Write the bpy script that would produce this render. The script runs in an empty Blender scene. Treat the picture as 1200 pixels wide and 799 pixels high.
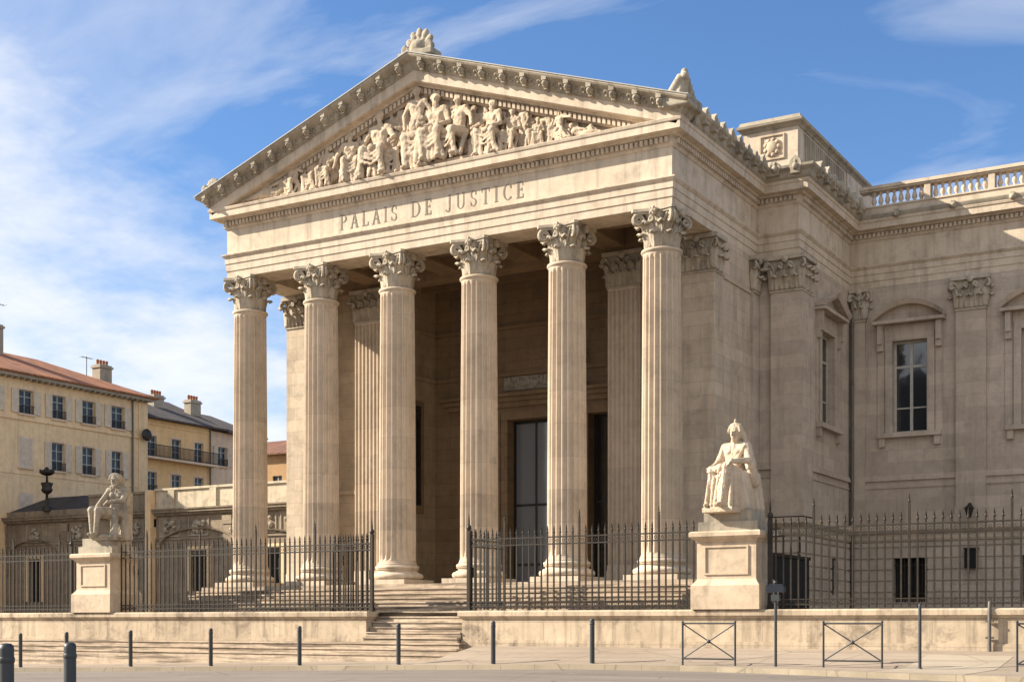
import bpy, bmesh, math, random
from math import sin, cos, pi, radians, sqrt
from mathutils import Vector, Matrix

SC = bpy.context.scene
COL = SC.collection

# ------------------------------------------------------------------ camera
cam_d = bpy.data.cameras.new("camera")
cam = bpy.data.objects.new("camera", cam_d)
COL.objects.link(cam)
SC.camera = cam
TH = radians(30.24)
cam.location = (0, 0, 0)
cam.rotation_euler = (radians(90), 0, TH)
cam_d.sensor_width = 36
cam_d.lens = 1597.03 / 1200 * 36
cam_d.shift_y = 0.2743
cam_d.clip_end = 3000

# ------------------------------------------------------------------ sky and sun
SUN_AZ, SUN_EL = radians(66), radians(30)          # azimuth left of the street normal
S = Vector((-sin(SUN_AZ) * cos(SUN_EL), -cos(SUN_AZ) * cos(SUN_EL), sin(SUN_EL)))
W = bpy.data.worlds.new("World")
SC.world = W
W.use_nodes = True
nt = W.node_tree
nt.nodes.clear()
def wn(t, **k):
    n = nt.nodes.new(t)
    for a, b in k.items(): setattr(n, a, b)
    return n
sky = wn('ShaderNodeTexSky', sky_type='NISHITA')
sky.sun_disc = False
sky.sun_elevation = SUN_EL
sky.sun_rotation = math.atan2(S.x, S.y)
sky.air_density = 1.0; sky.dust_density = 0.6; sky.ozone_density = 1.6
bg = wn('ShaderNodeBackground'); bg.inputs[1].default_value = 0.077
out = wn('ShaderNodeOutputWorld')
tc = wn('ShaderNodeTexCoord')
def vm(op, a, b=None):
    n = wn('ShaderNodeVectorMath', operation=op)
    for i, v in enumerate((a, b)):
        if v is None: continue
        if isinstance(v, (tuple, list)): n.inputs[i].default_value = v
        else: nt.links.new(v, n.inputs[i])
    return n
def mm(op, a, b=None, c=None, clamp=False):
    n = wn('ShaderNodeMath', operation=op); n.use_clamp = clamp
    for i, v in enumerate((a, b, c)):
        if v is None: continue
        if isinstance(v, (int, float)): n.inputs[i].default_value = v
        else: nt.links.new(v, n.inputs[i])
    return n.outputs[0]
dirv = tc.outputs['Generated']
sep = wn('ShaderNodeSeparateXYZ'); nt.links.new(dirv, sep.inputs[0])
zc = mm('MAXIMUM', sep.outputs[2], 0.0)
den = mm('ADD', zc, 0.22)
cx_ = mm('DIVIDE', sep.outputs[0], den); cy_ = mm('DIVIDE', sep.outputs[1], den)
comb = wn('ShaderNodeCombineXYZ')
nt.links.new(cx_, comb.inputs[0]); nt.links.new(cy_, comb.inputs[1])
mp = wn('ShaderNodeMapping'); nt.links.new(comb.outputs[0], mp.inputs[0])
mp.inputs['Rotation'].default_value = (0, 0, radians(35)); mp.inputs['Scale'].default_value = (0.8, 2.2, 1)
mp.inputs['Location'].default_value = (3.1, 0.7, 0)
n1 = wn('ShaderNodeTexNoise'); nt.links.new(mp.outputs[0], n1.inputs['Vector'])
n1.inputs['Scale'].default_value = 1.5; n1.inputs['Detail'].default_value = 7; n1.inputs['Roughness'].default_value = 0.55
n1.inputs['Distortion'].default_value = 1.1
n2 = wn('ShaderNodeTexNoise'); nt.links.new(comb.outputs[0], n2.inputs['Vector'])
n2.inputs['Scale'].default_value = 1.7; n2.inputs['Detail'].default_value = 6; n2.inputs['Roughness'].default_value = 0.6
left = vm('DOT_PRODUCT', dirv, (-cos(TH), -sin(TH), 0)).outputs['Value']
low = mm('MULTIPLY_ADD', zc, -4.2, 1.32)
bank = mm('MULTIPLY_ADD', left, 1.35, low)
behind = vm('DOT_PRODUCT', dirv, (0.5, -0.86, 0)).outputs['Value']  # unseen clouds added behind the camera to whiten and lift the fill light
bank = mm('MAXIMUM', bank, mm('MULTIPLY_ADD', behind, 1.6, 0.15))
bank = mm('ADD', bank, mm('MULTIPLY_ADD', n2.outputs[0], 3.0, -1.66), clamp=True)
bank = mm('MULTIPLY', mm('MULTIPLY', bank, bank), mm('MULTIPLY_ADD', bank, -2.0, 3.0), clamp=True)
wisp = mm('MULTIPLY', mm('SUBTRACT', n1.outputs[0], 0.485, clamp=True), 3.8, clamp=True)
fac = mm('MAXIMUM', mm('MULTIPLY', bank, 0.92), mm('MULTIPLY', wisp, 0.5))
mix = wn('ShaderNodeMix', data_type='RGBA')
deep = wn('ShaderNodeMix', data_type='RGBA', blend_type='MULTIPLY'); deep.inputs[0].default_value = 1.0
nt.links.new(sky.outputs[0], deep.inputs[6]); deep.inputs[7].default_value = (0.56, 0.76, 1.0, 1)
nt.links.new(fac, mix.inputs[0]); nt.links.new(deep.outputs[2], mix.inputs[6])
mix.inputs[7].default_value = (5.5, 5.6, 5.8, 1)
nt.links.new(mix.outputs[2], bg.inputs[0])
nt.links.new(bg.outputs[0], out.inputs[0])

sun_d = bpy.data.lights.new("sun", 'SUN')
sun_d.energy = 5.0; sun_d.angle = radians(0.5); sun_d.color = (1.0, 0.90, 0.74)
sun = bpy.data.objects.new("sun", sun_d); COL.objects.link(sun)
sun.rotation_euler = S.to_track_quat('Z', 'Y').to_euler()
sun.location = (-30, -10, 40)
SC.view_settings.view_transform = 'Standard'; SC.view_settings.look = 'None'
SC.view_settings.exposure = 1.26; SC.view_settings.gamma = 1
SC.view_settings.use_curve_mapping = False
SC.cycles.max_bounces = 8; SC.cycles.diffuse_bounces = 5

random.seed(7)

# ------------------------------------------------------------------ materials
def mat_base(name):
    m = bpy.data.materials.new(name); m.use_nodes = True
    t = m.node_tree; b = t.nodes['Principled BSDF']
    return m, t, b
class T:
    def __init__(s, t): s.t = t
    def n(s, ty, **k):
        x = s.t.nodes.new(ty)
        for a, b in k.items(): setattr(x, a, b)
        return x
    def l(s, a, b): s.t.links.new(a, b)
    def noise(s, vec, scale, detail=4, rough=0.6, dist=0.0):
        x = s.n('ShaderNodeTexNoise'); s.l(vec, x.inputs['Vector'])
        x.inputs['Scale'].default_value = scale; x.inputs['Detail'].default_value = detail
        x.inputs['Roughness'].default_value = rough; x.inputs['Distortion'].default_value = dist
        return x.outputs[0]
    def mapr(s, v, a, b, c=0.0, d=1.0):
        x = s.n('ShaderNodeMapRange'); x.clamp = True
        s.l(v, x.inputs[0])
        for i, q in enumerate((a, b, c, d)): x.inputs[i + 1].default_value = q
        return x.outputs[0]
    def mix(s, f, a, b, mode='MIX'):
        x = s.n('ShaderNodeMix', data_type='RGBA', blend_type=mode)
        if isinstance(f, float): x.inputs[0].default_value = f
        else: s.l(f, x.inputs[0])
        for i, q in ((6, a), (7, b)):
            if isinstance(q, tuple): x.inputs[i].default_value = (*q, 1) if len(q) == 3 else q
            else: s.l(q, x.inputs[i])
        return x.outputs[2]
    def math(s, op, a, b=None, c=None):
        x = s.n('ShaderNodeMath', operation=op)
        for i, q in enumerate((a, b, c)):
            if q is None: continue
            if isinstance(q, (int, float)): x.inputs[i].default_value = q
            else: s.l(q, x.inputs[i])
        return x.outputs[0]

def stone(name, c1, c2, dark=(0.16, 0.13, 0.10), stain=0.5, course=None, rough=0.85, joint=0.5, bump=0.25, streak=0.35, gran=1.0):
    m, t, b = mat_base(name); q = T(t)
    geo = q.n('ShaderNodeNewGeometry'); pos = geo.outputs['Position']
    big = q.noise(pos, 0.35, 5, 0.6)
    col = q.mix(q.mapr(big, 0.35, 0.65), c1, c2)
    mid = q.noise(pos, 2.6, 5, 0.7)
    col = q.mix(q.mapr(mid, 0.45, 0.7, 0, 0.5 * gran), col, tuple(x * 0.72 for x in c2))
    # vertical streaks of dirt
    mpn = q.n('ShaderNodeMapping'); q.l(pos, mpn.inputs[0]); mpn.inputs['Scale'].default_value = (3.0, 3.0, 0.22)
    st = q.noise(mpn.outputs[0], 1.0, 5, 0.65)
    col = q.mix(q.mapr(st, 0.49, 0.70, 0, streak), col, dark)
    sp = q.noise(pos, 1.1, 8, 0.75, 0.4)
    col = q.mix(q.mapr(sp, 0.52, 0.70, 0, stain), col, dark)
    fine = q.noise(pos, 22, 4, 0.7)
    col = q.mix(q.mapr(fine, 0.35, 0.7, 0.0, 0.22 * gran), col, tuple(x * 0.6 for x in c1))
    h = q.math('MULTIPLY', fine, 0.35)
    h = q.math('ADD', h, q.math('MULTIPLY', mid, 0.8))
    if course:
        sx = q.n('ShaderNodeSeparateXYZ'); q.l(pos, sx.inputs[0])
        cb = q.n('ShaderNodeCombineXYZ')
        q.l(q.math('ADD', sx.outputs[0], sx.outputs[1]), cb.inputs[0]); q.l(sx.outputs[2], cb.inputs[1])
        br = q.n('ShaderNodeTexBrick'); q.l(cb.outputs[0], br.inputs['Vector'])
        br.inputs['Scale'].default_value = 1.0
        br.inputs['Brick Width'].default_value = course[1]; br.inputs['Row Height'].default_value = course[0]
        br.inputs['Mortar Size'].default_value = 0.012; br.inputs['Mortar Smooth'].default_value = 0.4
        br.inputs['Color1'].default_value = (0.76, 0.755, 0.75, 1); br.inputs['Color2'].default_value = (1.0, 0.99, 0.97, 1)
        br.inputs['Mortar'].default_value = (1 - joint, 1 - joint, 1 - joint, 1)
        col = q.mix(0.75, col, br.outputs[0], 'MULTIPLY')
        h = q.math('SUBTRACT', h, q.math('MULTIPLY', br.outputs[1], 1.1))
    q.l(col, b.inputs['Base Color'])
    b.inputs['Roughness'].default_value = rough
    b.inputs['Specular IOR Level'].default_value = 0.2
    bp = q.n('ShaderNodeBump'); bp.inputs['Strength'].default_value = bump; bp.inputs['Distance'].default_value = 0.03
    q.l(h, bp.inputs['Height']); q.l(bp.outputs[0], b.inputs['Normal'])
    return m

def plain(name, c, rough=0.6, metal=0.0, var=0.25, scale=6.0, spec=0.4, c2=None):
    m, t, b = mat_base(name); q = T(t)
    geo = q.n('ShaderNodeNewGeometry')
    f = q.noise(geo.outputs['Position'], scale, 4, 0.6)
    col = q.mix(q.mapr(f, 0.35, 0.7), c, c2 or tuple(x * (1 - var) for x in c))
    q.l(col, b.inputs['Base Color']); b.inputs['Roughness'].default_value = rough
    b.inputs['Metallic'].default_value = metal; b.inputs['Specular IOR Level'].default_value = spec
    return m

M = {}
M['lime'] = stone('limestone_ashlar', (0.60, 0.50, 0.385), (0.52, 0.42, 0.315), course=(0.46, 1.25), stain=0.35, joint=0.35)
M['limewing'] = stone('limestone_wing_shade', (0.545, 0.455, 0.37), (0.475, 0.39, 0.31), course=(0.46, 1.35), stain=0.25, joint=0.25)  # same ashlar, with the shade on the wing put into its tone
M['smooth'] = stone('limestone_smooth', (0.63, 0.53, 0.415), (0.55, 0.45, 0.34), stain=0.45, streak=0.5)
M['shaft'] = stone('limestone_shaft', (0.64, 0.53, 0.41), (0.56, 0.45, 0.335), course=(1.05, 40.0), stain=0.35, joint=0.3, streak=0.25)
M['weather'] = stone('limestone_weathered', (0.43, 0.38, 0.30), (0.33, 0.28, 0.215), dark=(0.10, 0.09, 0.075), stain=0.8, streak=0.6)
M['capital'] = stone('limestone_capital', (0.50, 0.43, 0.335), (0.40, 0.34, 0.26), dark=(0.12, 0.10, 0.085), stain=0.7, streak=0.3, gran=1.4)
M['sculpt'] = stone('limestone_sculpture', (0.58, 0.47, 0.35), (0.49, 0.385, 0.275), dark=(0.17, 0.13, 0.10), stain=0.6, streak=0.4, gran=1.3)
M['dim'] = stone('limestone_porch_shade', (0.30, 0.205, 0.12), (0.23, 0.155, 0.09), course=(0.46, 1.25), stain=0.4, joint=0.45)  # dark copy of the ashlar: the porch's deep shade is in the colour
M['porchside'] = stone('limestone_porch_side_shade', (0.47, 0.36, 0.24), (0.38, 0.285, 0.18), course=(0.46, 1.25), stain=0.5, joint=0.4)  # same stone again, with part of the porch shade in the colour
M['wallst'] = stone('limestone_parapet', (0.57, 0.465, 0.345), (0.45, 0.36, 0.26), dark=(0.13, 0.10, 0.075), stain=0.95, streak=0.8, course=(0.62, 2.2), joint=0.35)
M['stepold'] = stone('limestone_steps', (0.50, 0.41, 0.295), (0.40, 0.32, 0.22), dark=(0.14, 0.115, 0.085), stain=0.8, streak=0.1, gran=1.4)
M['lowb'] = stone('limestone_old_wing', (0.36, 0.285, 0.205), (0.27, 0.215, 0.155), dark=(0.10, 0.085, 0.065), stain=0.85, streak=0.7, course=(0.42, 1.1), joint=0.4)
M['lowtop'] = stone('limestone_old_parapet', (0.58, 0.50, 0.37), (0.48, 0.40, 0.29), dark=(0.14, 0.12, 0.09), stain=0.7, streak=0.5)
M['cut'] = plain('incised_letter_shade', (0.23, 0.195, 0.155), 0.9)  # dark colour stands in for the shade inside the cut letters
M['iron'] = plain('fence_iron', (0.013, 0.011, 0.009), 0.5, 0.1, scale=9, c2=(0.035, 0.023, 0.013))
M['steel'] = plain('bollard_grey_paint', (0.045, 0.050, 0.055), 0.45, 0.2, scale=5)
M['lead'] = plain('lead_flashing', (0.36, 0.35, 0.33), 0.6)
M['pipe'] = plain('downpipe_zinc', (0.13, 0.115, 0.10), 0.5, 0.3)
M['darkdoor'] = plain('door_dark_wood', (0.018, 0.015, 0.012), 0.5)
M['wframe'] = plain('window_frame_paint', (0.42, 0.39, 0.34), 0.5)
M['shutter'] = plain('shutter_grey_paint', (0.60, 0.51, 0.39), 0.6, scale=3)
M['void'] = plain('dark_opening', (0.012, 0.011, 0.010), 0.9)
M['ochre1'] = stone('plaster_pale_ochre', (0.78, 0.59, 0.36), (0.70, 0.51, 0.30), dark=(0.26, 0.20, 0.14), stain=0.25, streak=0.3, bump=0.1)
M['ochre2'] = stone('plaster_deep_ochre', (0.78, 0.53, 0.27), (0.70, 0.46, 0.22), dark=(0.26, 0.18, 0.10), stain=0.2, streak=0.25, bump=0.1)
M['pinkpl'] = stone('plaster_pale_pink', (0.70, 0.54, 0.40), (0.60, 0.455, 0.325), dark=(0.26, 0.21, 0.16), stain=0.25, streak=0.3, bump=0.1)
M['orangepl'] = stone('plaster_orange', (0.44, 0.28, 0.14), (0.36, 0.22, 0.11), dark=(0.20, 0.14, 0.09), stain=0.3, streak=0.3, bump=0.1)
M['chimney'] = stone('chimney_render', (0.40, 0.35, 0.28), (0.31, 0.27, 0.21), stain=0.6, bump=0.2)
M['pot'] = plain('terracotta_pot', (0.36, 0.15, 0.08), 0.8)
M['slate'] = stone('slate_roof', (0.085, 0.078, 0.075), (0.06, 0.055, 0.053), dark=(0.03, 0.03, 0.03), course=(0.2, 0.3), bump=0.3)
M['sign'] = plain('sign_navy_enamel', (0.018, 0.022, 0.035), 0.35)

def glass_mat(name, c=(0.012, 0.014, 0.016), rough=0.04):
    m, t, b = mat_base(name)
    b.inputs['Base Color'].default_value = (*c, 1); b.inputs['Roughness'].default_value = rough
    b.inputs['Specular IOR Level'].default_value = 1.0; b.inputs['IOR'].default_value = 1.6
    q = T(t); geo = q.n('ShaderNodeNewGeometry')
    bp = q.n('ShaderNodeBump'); bp.inputs['Strength'].default_value = 0.08; bp.inputs['Distance'].default_value = 0.02
    q.l(q.noise(geo.outputs['Position'], 1.2, 2, 0.5), bp.inputs['Height']); q.l(bp.outputs[0], b.inputs['Normal'])
    return m
M['glass'] = glass_mat('window_glass')
M['houseglass'] = plain('house_window_glass', (0.03, 0.035, 0.04), 0.15, spec=0.35)
M['curtain'] = glass_mat('window_glass_with_curtain', (0.20, 0.20, 0.21), 0.08)
M['doorglass'] = glass_mat('door_glass', (0.16, 0.18, 0.20), 0.06)  # grey base colour stands in for the sky mirrored in the door

def tile_mat(name, c1, c2, axis):
    m, t, b = mat_base(name); q = T(t)
    geo = q.n('ShaderNodeNewGeometry'); sx = q.n('ShaderNodeSeparateXYZ'); q.l(geo.outputs['Position'], sx.inputs[0])
    a = sx.outputs[1] if axis == 'v' else sx.outputs[0]
    o = sx.outputs[0] if axis == 'v' else sx.outputs[1]
    w = q.math('ABSOLUTE', q.math('SINE', q.math('MULTIPLY', a, pi / 0.24)))
    row = q.math('FRACT', q.math('MULTIPLY', o, 1 / 0.36))
    cell = q.n('ShaderNodeTexVoronoi'); q.l(geo.outputs['Position'], cell.inputs['Vector']); cell.inputs['Scale'].default_value = 3.2
    col = q.mix(cell.outputs['Color'], c1, c2)
    mpn = q.n('ShaderNodeMapping'); q.l(geo.outputs['Position'], mpn.inputs[0]); mpn.inputs['Scale'].default_value = (0.5, 4.0, 0.5) if axis == 'v' else (4.0, 0.5, 0.5)
    rowc = q.noise(mpn.outputs[0], 1.0, 3, 0.7)
    col = q.mix(q.mapr(rowc, 0.42, 0.62, 0, 0.7), col, tuple(x * 0.42 for x in c2))
    big = q.noise(geo.outputs['Position'], 0.9, 5, 0.7)
    col = q.mix(q.mapr(big, 0.5, 0.72, 0, 0.6), col, tuple(x * 0.35 for x in c2))
    q.l(col, b.inputs['Base Color']); b.inputs['Roughness'].default_value = 0.9
    h = q.math('ADD', w, q.math('MULTIPLY', row, 0.4))
    bp = q.n('ShaderNodeBump'); bp.inputs['Strength'].default_value = 0.7; bp.inputs['Distance'].default_value = 0.08
    q.l(h, bp.inputs['Height']); q.l(bp.outputs[0], b.inputs['Normal'])
    return m
M['tiles'] = tile_mat('terracotta_tiles', (0.50, 0.19, 0.075), (0.34, 0.13, 0.06), 'v')
M['tilesdark'] = tile_mat('weathered_dark_tiles', (0.125, 0.10, 0.085), (0.075, 0.06, 0.055), 'v')

M['tilesbrown'] = tile_mat('brown_tiles', (0.26, 0.115, 0.065), (0.17, 0.075, 0.045), 'u')

def ground_mat(name, c1, c2, crack=0.3, scale=1.0, slab=None):
    m, t, b = mat_base(name); q = T(t)
    geo = q.n('ShaderNodeNewGeometry'); pos = geo.outputs['Position']
    col = q.mix(q.mapr(q.noise(pos, 0.25 * scale, 6, 0.65), 0.35, 0.65), c1, c2)
    col = q.mix(q.mapr(q.noise(pos, 1.7, 6, 0.75, 0.5), 0.5, 0.75, 0, crack), col, tuple(x * 0.55 for x in c2))
    mpn = q.n('ShaderNodeMapping'); q.l(pos, mpn.inputs[0]); mpn.inputs['Scale'].default_value = (0.06, 1.6, 1.0)
    band = q.noise(mpn.outputs[0], 1.0, 6, 0.7, 0.2)
    col = q.mix(q.mapr(band, 0.44, 0.62, 0, 0.55), col, tuple(x * 0.6 for x in c2))
    vor = q.n('ShaderNodeTexVoronoi', feature='DISTANCE_TO_EDGE'); q.l(pos, vor.inputs['Vector']); vor.inputs['Scale'].default_value = 0.33
    col = q.mix(q.mapr(vor.outputs['Distance'], 0.0, 0.012, 0.55, 0.0), col, tuple(x * 0.3 for x in c2))
    fine = q.noise(pos, 60, 3, 0.8)
    col = q.mix(q.mapr(fine, 0.3, 0.7, 0, 0.35), col, tuple(x * 0.6 for x in c1))
    h = q.math('MULTIPLY', fine, 0.5)
    if slab:
        br = q.n('ShaderNodeTexBrick'); q.l(pos, br.inputs['Vector']); br.inputs['Scale'].default_value = 1.0
        br.inputs['Brick Width'].default_value = slab[0]; br.inputs['Row Height'].default_value = slab[1]
        br.inputs['Mortar Size'].default_value = 0.01
        br.inputs['Color1'].default_value = (0.85, 0.85, 0.85, 1); br.inputs['Color2'].default_value = (1, 1, 1, 1); br.inputs['Mortar'].default_value = (0.5, 0.5, 0.5, 1)
        col = q.mix(0.8, col, br.outputs[0], 'MULTIPLY')
    q.l(col, b.inputs['Base Color']); b.inputs['Roughness'].default_value = 0.85; b.inputs['Specular IOR Level'].default_value = 0.3
    bp = q.n('ShaderNodeBump'); bp.inputs['Strength'].default_value = 0.3; bp.inputs['Distance'].default_value = 0.01
    q.l(h, bp.inputs['Height']); q.l(bp.outputs[0], b.inputs['Normal'])
    return m
M['asphalt'] = ground_mat('asphalt_road', (0.235, 0.20, 0.17), (0.19, 0.16, 0.135))
M['pave'] = ground_mat('pavement_asphalt', (0.36, 0.29, 0.225), (0.29, 0.23, 0.175), crack=0.45)
M['slab'] = ground_mat('pavement_light_slab', (0.42, 0.35, 0.27), (0.36, 0.30, 0.23))
M['kerb'] = ground_mat('kerb_granite', (0.36, 0.30, 0.22), (0.29, 0.24, 0.175), slab=(1.0, 8.0))
M['paint'] = ground_mat('worn_road_paint', (0.42, 0.40, 0.36), (0.22, 0.20, 0.17), crack=0.7, scale=8)
M['court'] = ground_mat('courtyard_gravel', (0.30, 0.25, 0.18), (0.25, 0.20, 0.145))
M['earth'] = ground_mat('distant_ground', (0.20, 0.17, 0.13), (0.16, 0.14, 0.11))

def step_mat():
    m = stone('limestone_worn_steps', (0.56, 0.455, 0.345), (0.45, 0.355, 0.265), dark=(0.13, 0.10, 0.08), stain=0.7, streak=0.0, gran=1.4)
    q = T(m.node_tree); b = m.node_tree.nodes['Principled BSDF']
    col = b.inputs['Base Color'].links[0].from_socket
    geo = q.n('ShaderNodeNewGeometry'); mpn = q.n('ShaderNodeMapping'); q.l(geo.outputs['Position'], mpn.inputs[0]); mpn.inputs['Scale'].default_value = (0.45, 3.0, 9.0)
    f = q.noise(mpn.outputs[0], 1.0, 6, 0.7, 0.3)
    col = q.mix(q.mapr(f, 0.45, 0.60, 0, 0.85), col, (0.13, 0.10, 0.072))
    q.l(col, b.inputs['Base Color']); return m
M['step'] = step_mat()

# ------------------------------------------------------------------ mesh helpers
ORG = {}
def tag(o, label=None, cat=None, group=None, kind=None):
    if label: o['label'] = label
    if cat: o['category'] = cat
    if group: o['group'] = group
    if kind: o['kind'] = kind
    return o
def thing(name, loc, label, cat, group=None):
    o = bpy.data.objects.new(name, None); COL.objects.link(o); o.location = loc
    o.empty_display_size = 0.3
    ORG[o] = Vector(loc)
    return tag(o, label, cat, group)
def link(name, me, mat, parent=None, org=None, smooth=False):
    me.materials.clear(); me.materials.append(M[mat] if isinstance(mat, str) else mat)
    o = bpy.data.objects.new(name, me); COL.objects.link(o)
    if parent is not None:
        o.parent = parent; g = ORG.get(parent, Vector((0, 0, 0))); ORG[o] = g
    else:
        g = Vector(org) if org else Vector((0, 0, 0)); o.location = g; ORG[o] = g
    if g.length: me.transform(Matrix.Translation(-g))
    if smooth: me.shade_smooth()
    return o

class MB:
    def __init__(s): s.v = []; s.f = []; s.sm = []
    def add(s, vs, fs, sm=False):
        k = len(s.v); s.v += [tuple(p) for p in vs]; s.f += [tuple(i + k for i in f) for f in fs]; s.sm += [sm] * len(fs)
    def box(s, a, b):
        x0, y0, z0 = a; x1, y1, z1 = b
        s.add([(x0, y0, z0), (x1, y0, z0), (x1, y1, z0), (x0, y1, z0), (x0, y0, z1), (x1, y0, z1), (x1, y1, z1), (x0, y1, z1)],
              [(0, 3, 2, 1), (4, 5, 6, 7), (0, 1, 5, 4), (1, 2, 6, 5), (2, 3, 7, 6), (3, 0, 4, 7)])
    def hexa(s, p):     # 8 points ordered like box
        s.add(p, [(0, 3, 2, 1), (4, 5, 6, 7), (0, 1, 5, 4), (1, 2, 6, 5), (2, 3, 7, 6), (3, 0, 4, 7)])
    def quad(s, *p): s.add(p, [tuple(range(len(p)))])
    def lathe(s, prof, c=(0, 0, 0), n=24, cap=True, sm=True, a0=0):
        vs = []; fs = []
        for r, z in prof:
            for i in range(n):
                a = a0 + 2 * pi * i / n; vs.append((c[0] + r * cos(a), c[1] + r * sin(a), c[2] + z))
        for j in range(len(prof) - 1):
            for i in range(n):
                k = (i + 1) % n; fs.append((j * n + i, j * n + k, (j + 1) * n + k, (j + 1) * n + i))
        s.add(vs, fs, sm)
        if cap:
            s.add(vs[:n], [tuple(range(n))[::-1]]); s.add(vs[-n:], [tuple(range(n))])
    def tube(s, pts, r, n=6, cap=True, sm=True):
        pts = [Vector(p) for p in pts]; rs = r if isinstance(r, (list, tuple)) else [r] * len(pts)
        vs = []; fs = []; up = None
        for i, p in enumerate(pts):
            d = (pts[min(i + 1, len(pts) - 1)] - pts[max(i - 1, 0)]).normalized()
            if up is None: up = Vector((0, 0, 1)) if abs(d.z) < 0.9 else Vector((0, 1, 0))
            a = d.cross(up).normalized(); b2 = a.cross(d).normalized(); up = b2
            for k in range(n):
                t = 2 * pi * k / n + pi / n; vs.append(p + (a * cos(t) + b2 * sin(t)) * rs[i])
        for j in range(len(pts) - 1):
            for k in range(n):
                k2 = (k + 1) % n; fs.append((j * n + k, j * n + k2, (j + 1) * n + k2, (j + 1) * n + k))
        s.add(vs, fs, sm and n > 4)
        if cap: s.add(vs[:n], [tuple(range(n))[::-1]]); s.add(vs[-n:], [tuple(range(n))])
    def sph(s, c, r, nu=10, nv=7):
        rx, ry, rz = r if isinstance(r, (tuple, list)) else (r, r, r)
        vs = [(c[0], c[1], c[2] - rz)]; fs = []
        for j in range(1, nv):
            a = -pi / 2 + pi * j / nv
            for i in range(nu):
                t = 2 * pi * i / nu; vs.append((c[0] + rx * cos(a) * cos(t), c[1] + ry * cos(a) * sin(t), c[2] + rz * sin(a)))
        vs.append((c[0], c[1], c[2] + rz)); L = len(vs) - 1
        for i in range(nu):
            k = (i + 1) % nu; fs.append((0, 1 + k, 1 + i)); fs.append((L, L - nu + i, L - nu + k))
            for j in range(nv - 2):
                fs.append((1 + j * nu + i, 1 + j * nu + k, 1 + (j + 1) * nu + k, 1 + (j + 1) * nu + i))
        s.add(vs, fs, True)
    def prism(s, poly, a, b, f):   # poly of 2D points extruded between a and b; f(x, y, t) -> 3D
        n = len(poly); vs = [f(x, y, a) for x, y in poly] + [f(x, y, b) for x, y in poly]
        s.add(vs, [tuple(range(n))[::-1], tuple(range(n, 2 * n))] + [(i, (i + 1) % n, n + (i + 1) % n, n + i) for i in range(n)])
    def merge(s, o, mat=None):
        vs = o.v if mat is None else [mat @ Vector(p) for p in o.v]
        k = len(s.v); s.v += [tuple(p) for p in vs]; s.f += [tuple(i + k for i in f) for f in o.f]; s.sm += o.sm
    def mesh(s, name='mesh'):
        me = bpy.data.meshes.new(name); me.from_pydata(s.v, [], s.f)
        me.polygons.foreach_set('use_smooth', s.sm)
        me.validate(); 
        bm = bmesh.new(); bm.from_mesh(me); bmesh.ops.recalc_face_normals(bm, faces=bm.faces); bm.to_mesh(me); bm.free()
        me.update(); return me
    def build(s, name, mat, parent=None, org=None): return link(name, s.mesh(name), mat, parent, org)

def P3(ax, c, a, z, d=0.0):
    """point on a wall plane: 'v' walls face -v, 'u' walls face +u; d = distance outwards"""
    return (a, c - d, z) if ax == 'v' else (c + d, a, z)
def wbox(mb, ax, c, a0, a1, z0, z1, d0, d1):
    p = P3(ax, c, a0, z0, d0); q = P3(ax, c, a1, z1, d1)
    mb.box(tuple(min(p[i], q[i]) for i in range(3)), tuple(max(p[i], q[i]) for i in range(3)))
def wall(mb, ax, c, a0, a1, z0, z1, holes=(), th=0.4, reveal=0.35):
    A = sorted({a0, a1, *[h[0] for h in holes], *[h[1] for h in holes]}); Z = sorted({z0, z1, *[h[2] for h in holes], *[h[3] for h in holes]})
    for i in range(len(A) - 1):
        for j in range(len(Z) - 1):
            am, zm = (A[i] + A[i + 1]) / 2, (Z[j] + Z[j + 1]) / 2
            if any(h[0] < am < h[1] and h[2] < zm < h[3] for h in holes): continue
            mb.quad(P3(ax, c, A[i], Z[j]), P3(ax, c, A[i + 1], Z[j]), P3(ax, c, A[i + 1], Z[j + 1]), P3(ax, c, A[i], Z[j + 1]))
    for h in holes:
        q = [(h[0], h[2]), (h[1], h[2]), (h[1], h[3]), (h[0], h[3])]
        for i in range(4):
            (x, z), (x2, z2) = q[i], q[(i + 1) % 4]
            mb.quad(P3(ax, c, x, z), P3(ax, c, x2, z2), P3(ax, c, x2, z2, -reveal), P3(ax, c, x, z, -reveal))
    # back sheet
    for i in range(len(A) - 1):
        for j in range(len(Z) - 1):
            am, zm = (A[i] + A[i + 1]) / 2, (Z[j] + Z[j + 1]) / 2
            if any(h[0] < am < h[1] and h[2] < zm < h[3] for h in holes): continue
            mb.quad(P3(ax, c, A[i], Z[j], -th), P3(ax, c, A[i + 1], Z[j], -th), P3(ax, c, A[i + 1], Z[j + 1], -th), P3(ax, c, A[i], Z[j + 1], -th))

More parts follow.
